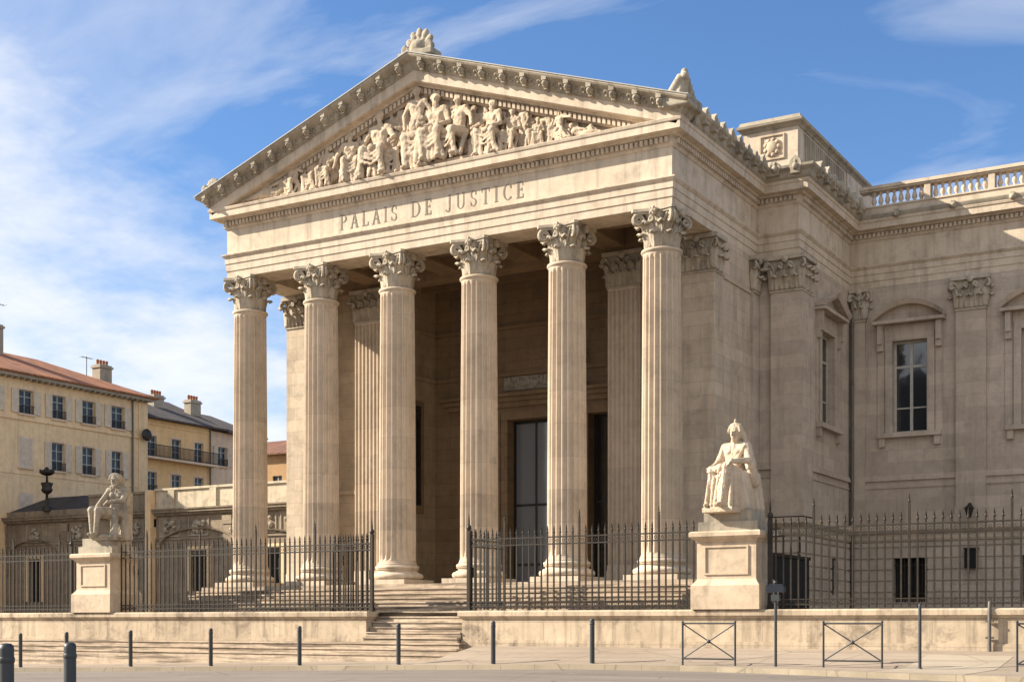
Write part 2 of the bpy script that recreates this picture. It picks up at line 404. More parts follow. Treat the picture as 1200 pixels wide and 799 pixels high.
def moulding(mb, path, prof, closed_ends=True):
    """sweep profile (out, z) along a plan polyline with mitred corners; outward = right of travel"""
    n = len(path); offs = []
    for i in range(n):
        dirs = []
        if i > 0: dirs.append(Vector((path[i][0] - path[i - 1][0], path[i][1] - path[i - 1][1])).normalized())
        if i < n - 1: dirs.append(Vector((path[i + 1][0] - path[i][0], path[i + 1][1] - path[i][1])).normalized())
        ns = [Vector((d.y, -d.x)) for d in dirs]
        if len(ns) == 1: o = ns[0]
        else: o = (ns[0] + ns[1]); o = o / (o.dot(ns[0]))
        offs.append(o)
    m = len(prof); vs = []
    for i in range(n):
        for (o, z) in prof: vs.append((path[i][0] + offs[i].x * o, path[i][1] + offs[i].y * o, z))
    fs = [(i * m + j, (i + 1) * m + j, (i + 1) * m + j + 1, i * m + j + 1) for i in range(n - 1) for j in range(m - 1)]
    if closed_ends: fs += [tuple(range(m)), tuple(range((n - 1) * m, n * m))[::-1]]
    mb.add(vs, fs)

def remeshed(mb, voxel, smooth=2, name='carving', disp=None):
    me = mb.mesh(name); ob = bpy.data.objects.new(name, me); COL.objects.link(ob)
    r = ob.modifiers.new('r', 'REMESH'); r.mode = 'VOXEL'; r.voxel_size = voxel
    if smooth:
        sm = ob.modifiers.new('s', 'SMOOTH'); sm.factor = 0.5; sm.iterations = smooth
    if disp:
        tx = bpy.data.textures.new('folds', 'CLOUDS'); tx.noise_scale = disp[0]
        d = ob.modifiers.new('d', 'DISPLACE'); d.texture = tx; d.strength = disp[1]; d.mid_level = 0.5
    dg = bpy.context.evaluated_depsgraph_get(); dg.update()
    res = bpy.data.meshes.new_from_object(ob.evaluated_get(dg))
    bpy.data.objects.remove(ob); bpy.data.meshes.remove(me)
    res.name = name; res.shade_smooth(); return res

# ------------------------------------------------------------------ terrain
def gz(u):                                   # pavement level at the kerb
    u = max(-110, min(20, u))
    return -1.05 if u > -15.75 else -1.05 + 0.0215 * (u + 15.75) * (1 if u > -45 else 1) if u > -45 else -1.05 + 0.0215 * (-29.25)
def kerbv(u):
    if u < -13.5: return 30.45 + 0.0 * u
    t = min(1, (u + 13.5) / 10.0); return 30.45 - 3.0 * t * t * (3 - 2 * t)
def zroad(u, v): return gz(u) - 0.12 - 0.010 * (kerbv(u) - v)
def zpave(u, v):
    k = kerbv(u); base = gz(u)
    t = max(0, min(1, (v - 31.3) / (34.3 - 31.3)))
    tgt = -0.69 if u > -21.5 else -0.69 + 0.0
    lift = (tgt - base) * t if u > -21.3 else (0.10 * t)
    return base + lift + 0.02 * (v - k) * (v < 31.3) * 0
US = [-110, -90, -70, -60, -52, -45] + [-44 + 1.5 * i for i in range(15)] + [-21.4, -21.2] + [-20 + 1.0 * i for i in range(24)] + [6, 10, 16, 25, 40]
def sheet(name, us, vfun, zf, mat, kind='structure', nv=8):
    vs = []; fs = []
    for u in us:
        v0, v1 = vfun(u)
        for j in range(nv + 1):
            v = v0 + (v1 - v0) * j / nv; vs.append((u, v, zf(u, v)))
    for i in range(len(us) - 1):
        for j in range(nv):
            a = i * (nv + 1) + j; fs.append((a, a + nv + 1, a + nv + 2, a + 1))
    mb = MB(); mb.add(vs, fs, False); o = mb.build(name, mat); o['kind'] = kind; return o
mb = MB(); mb.quad((-900, -300, -2.6), (900, -300, -2.6), (900, 1500, -2.6), (-900, 1500, -2.6))
tag(mb.build('ground', 'earth'), kind='structure')
sheet('road', US, lambda u: (-60, kerbv(u) - 0.15), zroad, 'asphalt', nv=10)
sheet('pavement', US, lambda u: (kerbv(u), 35.5), zpave, 'pave', nv=14)
mb = MB()
for i in range(len(US) - 1):
    u0, u1 = US[i], US[i + 1]
    k0, k1 = kerbv(u0), kerbv(u1)
    mb.hexa([(u0, k0 - .17, gz(u0) - .4), (u1, k1 - .17, gz(u1) - .4), (u1, k1 + .02, gz(u1) - .4), (u0, k0 + .02, gz(u0) - .4),
             (u0, k0 - .16, gz(u0) + .004), (u1, k1 - .16, gz(u1) + .004), (u1, k1 + .02, gz(u1) + .006), (u0, k0 + .02, gz(u0) + .006)])
tag(mb.build('kerb', 'kerb'), kind='structure')
sheet('pavement_ramp', [-7.9, -7.4, -6.9, -6.4, -5.9], lambda u: (kerbv(u) + 0.05, 33.4), lambda u, v: zpave(u, v) + 0.006, 'slab', nv=12)
for a in (-40, -34, -28, -22, -16, -10):
    sheet('lane_marking', [a, a + 1, a + 2, a + 2.6], lambda u: (28.0, 28.12), lambda u, v: zroad(u, v) + 0.005, 'paint', nv=1)
sheet('courtyard', [-110, -60, -40, -20, 0, 40], lambda u: (34.8, 120), lambda u, v: 0.28, 'court', nv=2)
# street steps: long flight along the left wall, plus the flight through the gate
mb = MB()
for i in range(3):
    z1 = -0.62 - 0.16 * i; v0 = 34.3 - 0.36 * (i + 1)
    mb.box((-75, v0 + .03, -2.4), (-21.62 + 0.14 * i, 34.36 - 0.002 * i, z1 - .05)); mb.box((-75, v0, z1 - .05), (-21.59 + 0.14 * i, 34.362 - 0.002 * i, z1))
NS = 6
for i in range(NS):
    z1 = 0.34 - 0.16 * i
    v0 = 35.0 - 0.17 * i
    mb.box((-25.27, v0 + .03, -2.4 + 0.003 * i), (-21.80, 35.62 - 0.002 * i, z1 - .045)); mb.box((-25.268, v0, z1 - .045), (-21.802, 35.618 - 0.002 * i, z1))
tag(mb.build('street_steps', 'step'), kind='structure')

# ------------------------------------------------------------------ COURTHOUSE
UC, V6 = -25.43, 38.614
HW = 8.86                       # half width of frieze
UL, UR, VF = UC - HW, UC + HW, 38.024
BU, BV, WV = -15.05, 45.4, 51.4 # block side plane, block front plane, wing plane
BUL = 2 * UC - BU
court = thing('courthouse', (UC, 44, 0.3), 'large pale limestone courthouse with six-column temple portico, carved pediment and right-hand wing', 'courthouse')

# --- podium and stairs
mb = MB(); mb.box((-35.2, 37.65, 0.0), (-15.65, 46.3, 1.28)); mb.box((-35.6, 41.2, 0.0), (-15.3, 46.2, 1.1))
mb.build('podium', 'step', court)
mb = MB()
for i in range(1, 7):
    zt = 1.28 - 0.155 * i; vv = 37.65 - 0.345 * i
    mb.box((-35.2 + 0.002 * i, vv + .035, 0.0 + 0.003 * i), (-15.65 - 0.002 * i, 37.66 - 0.345 * (i - 1), zt - .045)); mb.box((-35.22 + 0.002 * i, vv, zt - .045), (-15.63 - 0.002 * i, 37.64 - 0.345 * (i - 1), zt))
mb.build('stair_flight', 'step', court)

# --- columns
def shaft_mesh(r0=.64, r1=.585, h=9.46, nf=20, z0=0.68):
    per = 8; n = nf * per; zs = [0, .06, .12, .2, .4, 1.5, 3, 4.5, 6, 7.5, 8.6, h - .32, h - .24, h - .18, h - .12]
    vs = []; fs = []
    for z in zs:
        t = z / h; R = r0 + (r1 - r0) * (t ** 1.6)
        if z < .12: R += .05 * (1 - z / .12) ** 1.5
        fl = max(0, min(1, (z - .12) / .12)) * max(0, min(1, (h - .2 - z) / .1))
        for i in range(nf):
            for j in range(per):
                x = j / per
                dep = 0 if x < .22 else math.sin((x - .22) / .78 * pi) ** .6
                a = 2 * pi * (i + x) / nf
                rr = R - dep * .082 * fl
                vs.append((rr * cos(a), rr * sin(a), z0 + z))
    for k in range(len(zs) - 1):
        for i in range(n):
            j = (i + 1) % n; fs.append((k * n + i, k * n + j, (k + 1) * n + j, (k + 1) * n + i))
    mb = MB(); mb.add(vs, fs, False)
    mb.lathe([(r1, z0 + h - .14), (r1 + .005, z0 + h - .12), (r1 + .05, z0 + h - .10), (r1 + .065, z0 + h - .06), (r1 + .05, z0 + h - .02), (r1, z0 + h)], n=40)
    return mb.mesh('column_shaft')
def torus_prof():
    p = [(.86, .16), (.88, .17)]
    for i in range(9):
        a = -pi / 2 + pi * i / 8; p.append((.80 + .105 * cos(a), .275 + .105 * sin(a)))
    p += [(.775, .39), (.775, .41)]
    for i in range(6):
        a = -pi / 2 - pi * i / 5; p.append((.745 + .05 * cos(a), .455 + .045 * sin(a)))
    p += [(.75, .505), (.755, .52)]
    for i in range(7):
        a = -pi / 2 + pi * i / 6; p.append((.70 + .065 * cos(a), .585 + .065 * sin(a)))
    p += [(.685, .655), (.68, .685)]
    return p
mb = MB(); mb.box((-.9, -.9, 0), (.9, .9, .16)); mb.lathe(torus_prof(), n=48); base_me = mb.mesh('column_base')
shaft_me = shaft_mesh()

def leaf(mb, org, outd, side, w, h, curl=.22, lean=.10, lobes=4, thick=.03):
    """an acanthus leaf: org foot centre, outd outward dir, side tangent"""
    NU, NVv = 8, 11; vs = []
    outd = Vector(outd); side = Vector(side); org = Vector(org)
    for k in (0, 1):
        for j in range(NVv + 1):
            t = j / NVv
            if t < .72: z = h * t / .78; o = lean * t * t * 1.4 + .0
            else:
                a = (t - .72) / .28 * pi * .95; z = h * (.72 / .78) + curl * .42 * sin(a); o = lean * .72 * .72 * 1.4 + curl * .55 * (1 - cos(a))
            wd = w * (0.62 + .45 * sin(min(t, 1) * pi * .85)) * (1 - .5 * max(0, t - .75) / .25)
            wd *= 0.84 + .20 * abs(sin(t * pi * lobes))
            for i in range(NU + 1):
                x = i / NU * 2 - 1
                rib = .035 * (1 - abs(x)) ** 2 + .018 * cos(x * pi * 3)
                dz = -.10 * h * abs(x) ** 1.5 * (t > .2)
                p = org + side * (x * wd / 2) + outd * (o + rib + .03 - k * thick - .05 * abs(x) ** 2) + Vector((0, 0, z + dz))
                vs.append(p)
    nn = (NU + 1) * (NVv + 1); fs = []
    for k in (0, 1):
        for j in range(NVv):
            for i in range(NU):
                a = k * nn + j * (NU + 1) + i; q = (a, a + 1, a + NU + 2, a + NU + 1); fs.append(q if k == 0 else q[::-1])
    for j in range(NVv):
        for i in (0, NU):
            a = j * (NU + 1) + i; b = a + NU + 1; fs.append((a, b, b + nn, a + nn) if i == 0 else (b, a, a + nn, b + nn))
    for j in (0, NVv):
        for i in range(NU):
            a = j * (NU + 1) + i; fs.append((a, a + 1, a + 1 + nn, a + nn))
    mb.add(vs, fs, True)
def volute(mb, c, outd, r=.16, tr=.05, stalk=None):
    """scroll in the vertical plane containing outd, centre c"""
    outd = Vector(outd).normalized(); c = Vector(c); pts = []; rs = []
    N = 26
    for i in range(N):
        t = i / (N - 1); a = pi * .5 - t * pi * 3.4; rr = r * (1 - .82 * t)
        pts.append(c + outd * (rr * cos(a)) + Vector((0, 0, rr * sin(a)))); rs.append(tr * (1 - .35 * t))
    if stalk:
        s0 = Vector(stalk); pre = []
        for i in range(6):
            t = i / 6; q = s0.lerp(pts[0], t); q.z = s0.z + (pts[0].z - s0.z) * (1 - (1 - t) ** 2); pre.append(q)
        pts = pre + pts; rs = [tr * .9] * 6 + rs
    mb.tube(pts, rs, n=7)
def capital_mesh():
    mb = MB(); H = 1.18
    mb.lathe([(.53, 0), (.53, .2), (.54, .6), (.58, .9), (.66, 1.0), (.66, 1.02)], n=32)
    for ring, (h, w, off, r, cu) in enumerate(((.44, .40, 0, .54, .20), (.78, .42, pi / 8, .52, .24))):
        for i in range(8):
            a = 2 * pi * i / 8 + off + pi / 8 * 0
            leaf(mb, (r * cos(a), r * sin(a), 0.0), (cos(a), sin(a), 0), (-sin(a), cos(a), 0), w, h, curl=cu)
    for i in range(4):
        a = pi / 4 + pi / 2 * i; o = Vector((cos(a), sin(a), 0)); s_ = Vector((-sin(a), cos(a), 0))
        for sg in (-1, 1):
            volute(mb, o * .86 + s_ * .055 * sg + Vector((0, 0, .86)), o, r=.175, tr=.055, stalk=o * .55 + s_ * .22 * sg + Vector((0, 0, .45)))
        leaf(mb, o * .56 + Vector((0, 0, .40)), o, s_, .26, .40, curl=.20, lean=.25)
        b = pi / 2 * i; o = Vector((cos(b), sin(b), 0)); s_ = Vector((-sin(b), cos(b), 0))
        for sg in (-1, 1):
            volute(mb, o * .60 + s_ * .13 * sg + Vector((0, 0, .87)), s_ * -sg, r=.10, tr=.04, stalk=o * .58 + s_ * .28 * sg + Vector((0, 0, .5)))
        mb.sph(o * .70 + Vector((0, 0, 1.07)), (.13, .13, .13), 9, 7)
        for k in range(5):
            t = 2 * pi * k / 5; mb.sph(o * .76 + s_ * (.09 * cos(t)) + Vector((0, 0, 1.07 + .09 * sin(t))), .06, 6, 5)
    # abacus with concave sides
    poly = []
    for i in range(4):
        a = pi / 4 + pi / 2 * i; c0 = Vector((cos(a), sin(a))) * 1.06; s_ = Vector((-sin(a), cos(a)))
        poly += [c0 - s_ * .07, c0 + s_ * .07]
        nxt = Vector((cos(a + pi / 2), sin(a + pi / 2))) * 1.06 - Vector((-sin(a + pi / 2), cos(a + pi / 2))) * .07
        st = c0 + s_ * .07; mid = Vector((cos(a + pi / 4), sin(a + pi / 4)))
        for k in range(1, 8):
            t = k / 8; poly.append(st.lerp(nxt, t) - mid * (.13 * sin(pi * t)))
    for z0, z1, sc in ((1.02, 1.09, .93), (1.092, 1.18, 1.0)):
        mb.prism([(p.x * sc, p.y * sc) for p in poly], z0, z1, lambda x, y, t: (x, y, t))
    return mb.mesh('column_capital')
cap_me = capital_mesh()
cap_me.transform(Matrix.Scale(.92, 4, (1, 0, 0)) @ Matrix.Scale(.92, 4, (0, 1, 0)))
COLS = [UC + (k - 2.5) * 3.308 for k in range(6)]
def place(name, me, mat, parent, loc, rot=0.0, scale=None):
    o = bpy.data.objects.new(name, me)
    if not me.materials: me.materials.append(M[mat])
    COL.objects.link(o); o.parent = parent
    g = ORG.get(parent)
    o.location = Vector(loc) - (g if g else Vector((0, 0, 0))) if g is not None else loc
    o.rotation_euler = (0, 0, rot)
    if scale: o.scale = scale
    ORG[o] = None
    return o
for k, u in enumerate(COLS):
    c = place('column', shaft_me, 'shaft', court, (u, V6, 1.285), rot=0.13 * k)
    for nm, me, mt, z in (('column_base', base_me, 'smooth', 0), ('column_capital', cap_me, 'capital', 10.145)):
        o = bpy.data.objects.new(nm, me)
        if not me.materials: me.materials.append(M[mt])
        COL.objects.link(o); o.parent = c; o.location = (0, 0, z); o.rotation_euler = (0, 0, -0.13 * k)

# --- rectangular capitals
def pil_cap(w, dsides, h=1.15, z0=11.44, ret=0.35):
    """capital for a pilaster; front face at y=0 facing -y, width w centred x=0; dsides: (left, right) return depth"""
    mb = MB()
    mb.box((-w / 2 - .012, -.012, z0 - .005), (w / 2 + .012, max(dsides[0], dsides[1], .2), z0 + h - .14))
    n = max(2, round(w / .34))
    for row, (hh, off) in enumerate(((.42, 0), (.74, .5))):
        cnt = n if row == 0 else n - 1
        for i in range(cnt):
            x = -w / 2 + w * (i + .5 + (0.5 if row else 0)) / n
            leaf(mb, (x, -.0, z0), (0, -1, 0), (1, 0, 0), w / n * 1.05, hh * h / 1.1, curl=.18)
    for sg, d in ((-1, dsides[0]), (1, dsides[1])):
        if d > .1:
            m2 = max(1, round(d / .36))
            for i in range(m2):
                y = d * (i + .5) / m2
                for hh in (.42, .74): leaf(mb, (sg * w / 2, y, z0), (sg, 0, 0), (0, 1, 0), d / m2 * 1.05, hh * h / 1.1, curl=.16)
        leaf(mb, (sg * w / 2, 0, z0), Vector((sg, -1, 0)).normalized(), Vector((1, sg, 0)).normalized(), .3, .74 * h / 1.1, curl=.18)
        o = Vector((sg * .75, -.75, 0)).normalized()
        volute(mb, Vector((sg * (w / 2 + .07), -.07, z0 + .82)), o, r=.15, tr=.05, stalk=(sg * (w / 2 - .15), -.02, z0 + .5))
        volute(mb, Vector((sg * w * .16, -.09, z0 + .84)), (-sg, 0, 0), r=.09, tr=.038, stalk=(sg * w * .32, -.02, z0 + .5))
    mb.sph((0, -.14, z0 + 1.02), (.13, .08, .13), 8, 6)
    e = .16
    mb.box((-w / 2 - e, -e, z0 + h - .14), (w / 2 + e, max(dsides[0], dsides[1], .2) + .02, z0 + h))
    mb.box((-w / 2 - .03, -.04, z0 - .08), (w / 2 + .03, max(dsides[0], dsides[1], .2) + .01, z0 - .02))
    return mb
def put_cap(parent, x, y, rot, w, ds, h=1.15, z0=11.44):
    mb = pil_cap(w, ds, h, z0); mt = Matrix.Translation((x, y, 0)) @ Matrix.Rotation(rot, 4, 'Z')
    m2 = MB(); m2.merge(mb, mt); return m2.build('pilaster_capital', 'capital', parent)

# --- porch: antae, inner fluted piers, recess
def fluted_pier(u0, u1, vf, vb, z0, z1):
    mb = MB(); n = 7; w = (u1 - u0); f = w / n
    prof = [(u0, vb)]
    for i in range(n):
        a = u0 + i * f; prof += [(a, vf), (a + .25 * f, vf)]
        for k in range(1, 6):
            t = k / 6; prof.append((a + .25 * f + .6 * f * t, vf + .06 * sin(pi * t)))
        prof.append((a + .85 * f, vf))
    prof += [(u1, vf)]
    d = vb - vf; m = max(1, int(d / f))
    prof += [(u1, vb)]
    mb.prism(prof, z0, z1, lambda x, y, t: (x, y, t)); return mb
for sg in (-1, 1):
    ue = UC + sg * HW                        # outer face
    ui = UC + sg * (HW - 1.12)               # anta inner edge
    up0, up1 = sorted((UC + sg * 5.97, UC + sg * 4.77))
    a0, a1 = sorted((ue, ui))
    mb = MB(); mb.box((a0, 41.4, 1.283), (a1, 42.2, 12.62)); 
    # outer side wall up to the block
    o0, o1 = sorted((ue, UC + sg * (HW - .55)))
    mb.box((o0 + .004, 42.19, 1.283), (o1 - .004, 45.6, 12.62))
    an = mb.build('anta', 'lime', court)
    put_cap(an, (a0 + a1) / 2, 41.4, 0, 1.12, (.8, .8))
    mb = MB(); mb.box((a0 - .07, 41.33, 1.286), (a1 + .07, 42.27, 1.62)); mb.box((a0 - .04, 41.36, 1.62), (a1 + .04, 42.24, 1.86)); mb.build('anta_base', 'smooth', an)
    # side bay wall
    w0, w1 = sorted((ui, UC + sg * 4.85))
    mb = MB(); wb0, wb1 = w0 + .003, w1 - .003
    mb.box((wb0, 42.2, 1.284), (wb1, 45.8, 13.4))
    mb.box((wb0, 42.12, 4.9), (wb1, 42.21, 5.08)); mb.box((wb0, 42.15, 1.284), (wb1, 42.205, 1.9))
    for z in (9.55, 11.38): mb.box((up0 + .03, 42.15, z), (w1 + .08 if sg < 0 else w1, 45.78, z + .16)) if sg < 0 else mb.box((w0 - .08, 42.15, z), (w1 - .03, 45.78, z + .16))
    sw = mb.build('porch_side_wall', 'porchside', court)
    # window in the recess side wall
    mb = MB(); xs = UC + sg * 4.85
    x0, x1 = sorted((xs + .0 * sg, xs - .07 * sg))
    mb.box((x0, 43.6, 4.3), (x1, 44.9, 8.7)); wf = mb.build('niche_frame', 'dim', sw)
    x0, x1 = sorted((xs, xs - .075 * sg)); mb = MB(); mb.box((x0, 43.8, 4.6), (x1, 44.7, 8.5)); mb.build('niche_pane', 'glass', wf)
    pr = fluted_pier(up0, up1, 41.95, 42.4, 1.95, 11.3).build('fluted_pier', 'shaft', court)
    mb = MB(); mb.box((up0 - .1, 41.85, 1.285), (up1 + .1, 42.45, 1.55)); mb.box((up0 - .06, 41.89, 1.55), (up1 + .06, 42.43, 1.75)); mb.box((up0 - .02, 41.93, 1.75), (up1 + .02, 42.42, 1.95)); mb.box((up0, 41.95, 11.3), (up1, 42.4, 12.62))
    mb.build('pier_base', 'smooth', pr)
    put_cap(pr, (up0 + up1) / 2, 41.95, 0, 1.2, (.4, .4))

BW = 45.8
D0, D1 = UC - 1.44, UC + 1.44
S0, S1 = UC + 2.08, UC + 3.58
holes = [(D0, D1, 1.28, 7.86), (S0, S1, 1.28, 7.86), (2 * UC - S1, 2 * UC - S0, 1.28, 7.86)]
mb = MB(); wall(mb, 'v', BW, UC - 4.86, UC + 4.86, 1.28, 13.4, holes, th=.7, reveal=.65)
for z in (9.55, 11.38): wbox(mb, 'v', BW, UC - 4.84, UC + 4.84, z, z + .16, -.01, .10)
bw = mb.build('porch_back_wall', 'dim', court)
mb = MB()
wbox(mb, 'v', BW, UC - 4.2, UC + 4.2, 8.35, 8.55, -.01, .12); wbox(mb, 'v', BW, UC - 4.3, UC + 4.3, 8.55, 8.72, -.01, .24); wbox(mb, 'v', BW, UC - 4.4, UC + 4.4, 8.72, 8.85, -.01, .38)
for h in holes:
    for a, b2 in ((h[0] - .3, h[0]), (h[1], h[1] + .3)): wbox(mb, 'v', BW, a, b2, 1.285, 8.16, -.01, .07)
    wbox(mb, 'v', BW, h[0] - .298, h[1] + .298, 7.86, 8.16, -.01, .066)
mb.build('door_surround', 'dim', bw)
mb = MB(); wbox(mb, 'v', BW, UC - 1.6, UC + 1.6, 9.0, 9.5, -.01, .05)
random.seed(3)
for i in range(22):
    x = UC - 1.5 + i * 3.0 / 21; mb.sph((x, BW - .05, 9.27 + .08 * sin(i * 1.9)), (.11, .07, .14 + .05 * (i % 2)), 8, 6)
mb.build('garland_relief', 'weather', bw)
mb = MB()
for i, x in enumerate((S0 - .35,)):
    mb.sph((x, BW - .35, 10.5), (.14, .14, .18)); mb.sph((x, BW - .3, 10.0), (.25, .2, .42)); mb.sph((x - .12, BW - .35, 9.45), (.22, .2, .35)); mb.sph((x + .2, BW - .25, 9.9), (.12, .12, .35)); mb.box((x - .3, BW - .45, 8.9), (x + .3, BW, 9.1))
link('door_bust', remeshed(mb, .04, 2), 'weather', bw)
# doors
for i, h in enumerate(holes):
    d = MB(); f = MB()
    a0, a1 = h[0], h[1]; vv = BW + .45
    f.box((a0, vv, 1.285), (a0 + .1, vv + .08, 7.86)); f.box((a1 - .1, vv, 1.285), (a1, vv + .08, 7.86)); f.box((a0 + .1, vv, 7.74), (a1 - .1, vv + .08, 7.86))
    mid = (a0 + a1) / 2
    for z in (4.52, 2.2, 6.2)[:(2 if i == 0 else 1)]: f.box((a0 + .1, vv + .003, z), ((mid + .45) if i == 0 else a1 - .1, vv + .077, z + .09))
    for x in ((a0 + .1 + (mid + .35 - a0) * .5, mid + .45) if i == 0 else (mid,)): f.box((x - .04, vv + .004, 1.29), (x + .04, vv + .074, 7.75))
    dd = f.build('entrance_door', 'darkdoor', court)
    g = MB(); g.box((a0 + .1, vv + .03, 1.3), ((mid + .42) if i == 0 else a1 - .1, vv + .045, 7.74)); g.build('door_pane', 'doorglass' if i == 0 else 'glass', dd)

# ceiling
mb = MB(); mb.box((UL + .3, VF + .3, 13.42), (UR - .3, 46.4, 13.6)); 
for u in COLS[1:-1]: mb.box((u - .45, V6 + .55, 12.75), (u + .45, 42.2, 13.43))
for v in (40.2,): mb.box((UL + .4, v, 12.95), (UR - .4, v + .35, 13.425))
mb.box((UL + .35, 41.95, 12.58), (UR - .35, 42.6, 13.41))
for k in range(1, 3): mb.box((UC - 4.84, 42.6 + 1.1 * k, 13.0), (UC + 4.84, 42.9 + 1.1 * k, 13.424))
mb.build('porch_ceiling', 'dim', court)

# --- entablature
PATH = [(UL, 46.0), (UL, VF), (UR, VF), (UR, BV), (BU, BV), (BU, WV), (6.0, WV)]
mb = MB()
moulding(mb, PATH, [(-.3, 12.612), (0, 12.612), (0, 12.86), (.03, 12.87), (.03, 13.12), (.06, 13.13), (.06, 13.33), (.09, 13.35), (.15, 13.42), (.15, 13.46), (0, 13.475), (-.3, 13.475)])
mb.box((UL + .02, VF + .02, 12.61), (UR - .02, VF + 1.17, 13.41)); mb.box((UL + .02, VF + 1.1, 12.608), (UL + 1.15, 46, 13.408)); mb.box((UR - 1.15, VF + 1.1, 12.608), (UR - .02, 46, 13.408))
mb.build('architrave', 'smooth', court)
mb = MB(); moulding(mb, PATH, [(-.3, 13.474), (.001, 13.474), (.001, 14.38), (-.3, 14.38)]); fr = mb.build('frieze', 'smooth', court)
CP = [(0, 14.378), (.03, 14.38), (.08, 14.45), (.08, 14.65), (.20, 14.67), (.24, 14.72), (.41, 14.735), (.45, 14.74), (.45, 14.96), (.48, 14.98), (.50, 15.05), (.50, 15.075), (-.3, 15.09), (-.3, 14.4)]
mb = MB(); moulding(mb, PATH, CP); cor = mb.build('cornice', 'smooth', court)
# dentils
mb = MB()
def dents(p, q, zz=(14.49, 14.64), sp=.165, w=.095, d0=.07, d1=.185):
    a = Vector(p); b = Vector(q); L = (b - a).length; t = (b - a).normalized(); nrm = Vector((t.y, -t.x)); n = int(L / sp)
    for i in range(n):
        c = a + t * (sp * (i + .5) + (L - n * sp) / 2)
        pts = []
        for z in zz:
            for (s_, o) in ((-w / 2, d0), (w / 2, d0), (w / 2, d1), (-w / 2, d1)):
                r = c + t * s_ + nrm * o; pts.append((r.x, r.y, z))
        mb.hexa(pts)
dents(PATH[1], PATH[2]); dents(PATH[2], PATH[3]); dents(PATH[3], PATH[4]); dents(PATH[4], PATH[5]); dents(PATH[5], (-5.5, WV))
mb.build('dentil_band', 'smooth', cor)
# side gutters (sima) with antefixes
SP = [(.42, 15.078), (.50, 15.08), (.56, 15.14), (.60, 15.3), (.72, 15.42), (.74, 15.5), (.40, 15.5)]
mb = MB(); moulding(mb, [(UR, VF + .4), (UR, BV), (BU, BV), (BU, WV)], SP)
moulding(mb, [(BU, WV), (6.0, WV)], [(.42, 15.078), (.50, 15.08), (.52, 15.12), (.55, 15.2), (.55, 15.24), (-.2, 15.25)])
mb.build('gutter', 'weather', cor)
def antefix(c, nrm, t, sc=1.0):
    mb = MB(); nrm = Vector((*nrm, 0)); t = Vector((*t, 0)); c = Vector(c); j = random.uniform(.9, 1.12)
    pts = [(-.15, -.05), (.15, -.05), (.14, .05), (.20, .20), (.15, .36), (.05, .44), (0, .50), (-.05, .44), (-.15, .36), (-.20, .20), (-.14, .05)]
    mb.prism([(a * sc * j, b * sc * j) for a, b in pts], -.14, .12, lambda x, y, k: c + t * x + Vector((0, 0, y)) + nrm * k)
    mb.sph(c + nrm * .13 + Vector((0, 0, .16)), (.11, .11, .13), 7, 5); mb.sph(c + nrm * .10 + Vector((0, 0, .34)), (.06, .06, .08), 6, 5)
    mb.build('antefix', 'weather', cor)
v = VF + 1.0
while v < BV - .2: antefix((UR + .64, v, 15.26), (1, 0), (0, 1)); v += .72
for u in (UR + .9, BU + .1): antefix((u, BV - .62, 15.26), (0, -1), (1, 0))
v = BV + .2
while v < WV - .9: antefix((BU + .64, v, 15.26), (1, 0), (0, 1)); v += .80
u = BU + 1.9
while u < 5:
    mb = MB(); mb.sph((u, WV - .57, 15.13), (.13, .12, .12), 8, 6); mb.sph((u, WV - .68, 15.08), (.07, .06, .07), 6, 5); mb.box((u - .07, WV - .62, 15.18), (u + .07, WV - .4, 15.30)); mb.build('lion_head', 'weather', cor); u += 2.06

# --- pediment
UA = -25.70; ZA = 18.84; SL = 3.34 / 9.42; UE0, UE1 = -35.12, -15.74
def ztop(u):
    return ZA - (ZA - 15.5) * (UA - u) / (UA - UE0) if u < UA else ZA - (ZA - 15.5) * (u - UA) / (UE1 - UA)
def rake(mb, prof):
    """prof: list of (v-out from frieze plane, dz from top line, end inset)"""
    n = len(prof); vs = []
    for (o, dz, ins) in prof:
        for u, s_ in ((UE0 + ins, -1), (UA, 0), (UE1 - ins, 1)):
            vs.append((u, VF - o, ztop(u) + dz))
    fs = []
    for i in range(n - 1):
        for j in (0, 1): fs.append((i * 3 + j, i * 3 + j + 1, (i + 1) * 3 + j + 1, (i + 1) * 3 + j))
    fs.append(tuple(i * 3 for i in range(n))); fs.append(tuple(i * 3 + 2 for i in range(n))[::-1])
    mb.add(vs, fs)
mb = MB(); rake(mb, [(-.3, -.02, 0), (.83, 0, 0), (.83, -.05, 0), (.79, -.10, .03), (.60, -.22, .2), (.52, -.38, .28), (.47, -.46, .33), (-.3, -.46, .33)])
rs = mb.build('raking_gutter', 'weather', court)
mb = MB(); rake(mb, [(-.3, .0, 0), (.86, .035, 0), (.86, .004, 0), (-.3, -.019, 0)]); mb.build('lead_flashing', 'lead', rs)
mb = MB(); rake(mb, [(-.3, -.461, .34), (.45, -.461, .34), (.45, -.80, .5), (.41, -.83, .55), (.22, -.84, .6), (.18, -.90, .7), (.06, -.93, .8), (.06, -1.12, 1.2), (-.0, -1.16, 1.3), (-.3, -1.16, 1.3)])
rc = mb.build('raking_cornice', 'smooth', court)
mb = MB()
for sg in (-1, 1):
    L = 8.0; n = int(L / .17)
    for i in range(n):
        u = UA + sg * (.12 + .17 * i); z = ztop(u) - 1.11; s_ = .342 * -sg
        if z < 15.12: continue
        mb.hexa([(u - .05, VF - .17, z - .05 * s_), (u + .05, VF - .17, z + .05 * s_), (u + .05, VF - .05, z + .05 * s_), (u - .05, VF - .05, z - .05 * s_),
                 (u - .05, VF - .17, z + .17 - .05 * s_), (u + .05, VF - .17, z + .17 + .05 * s_), (u + .05, VF - .05, z + .17 + .05 * s_), (u - .05, VF - .05, z + .17 - .05 * s_)])
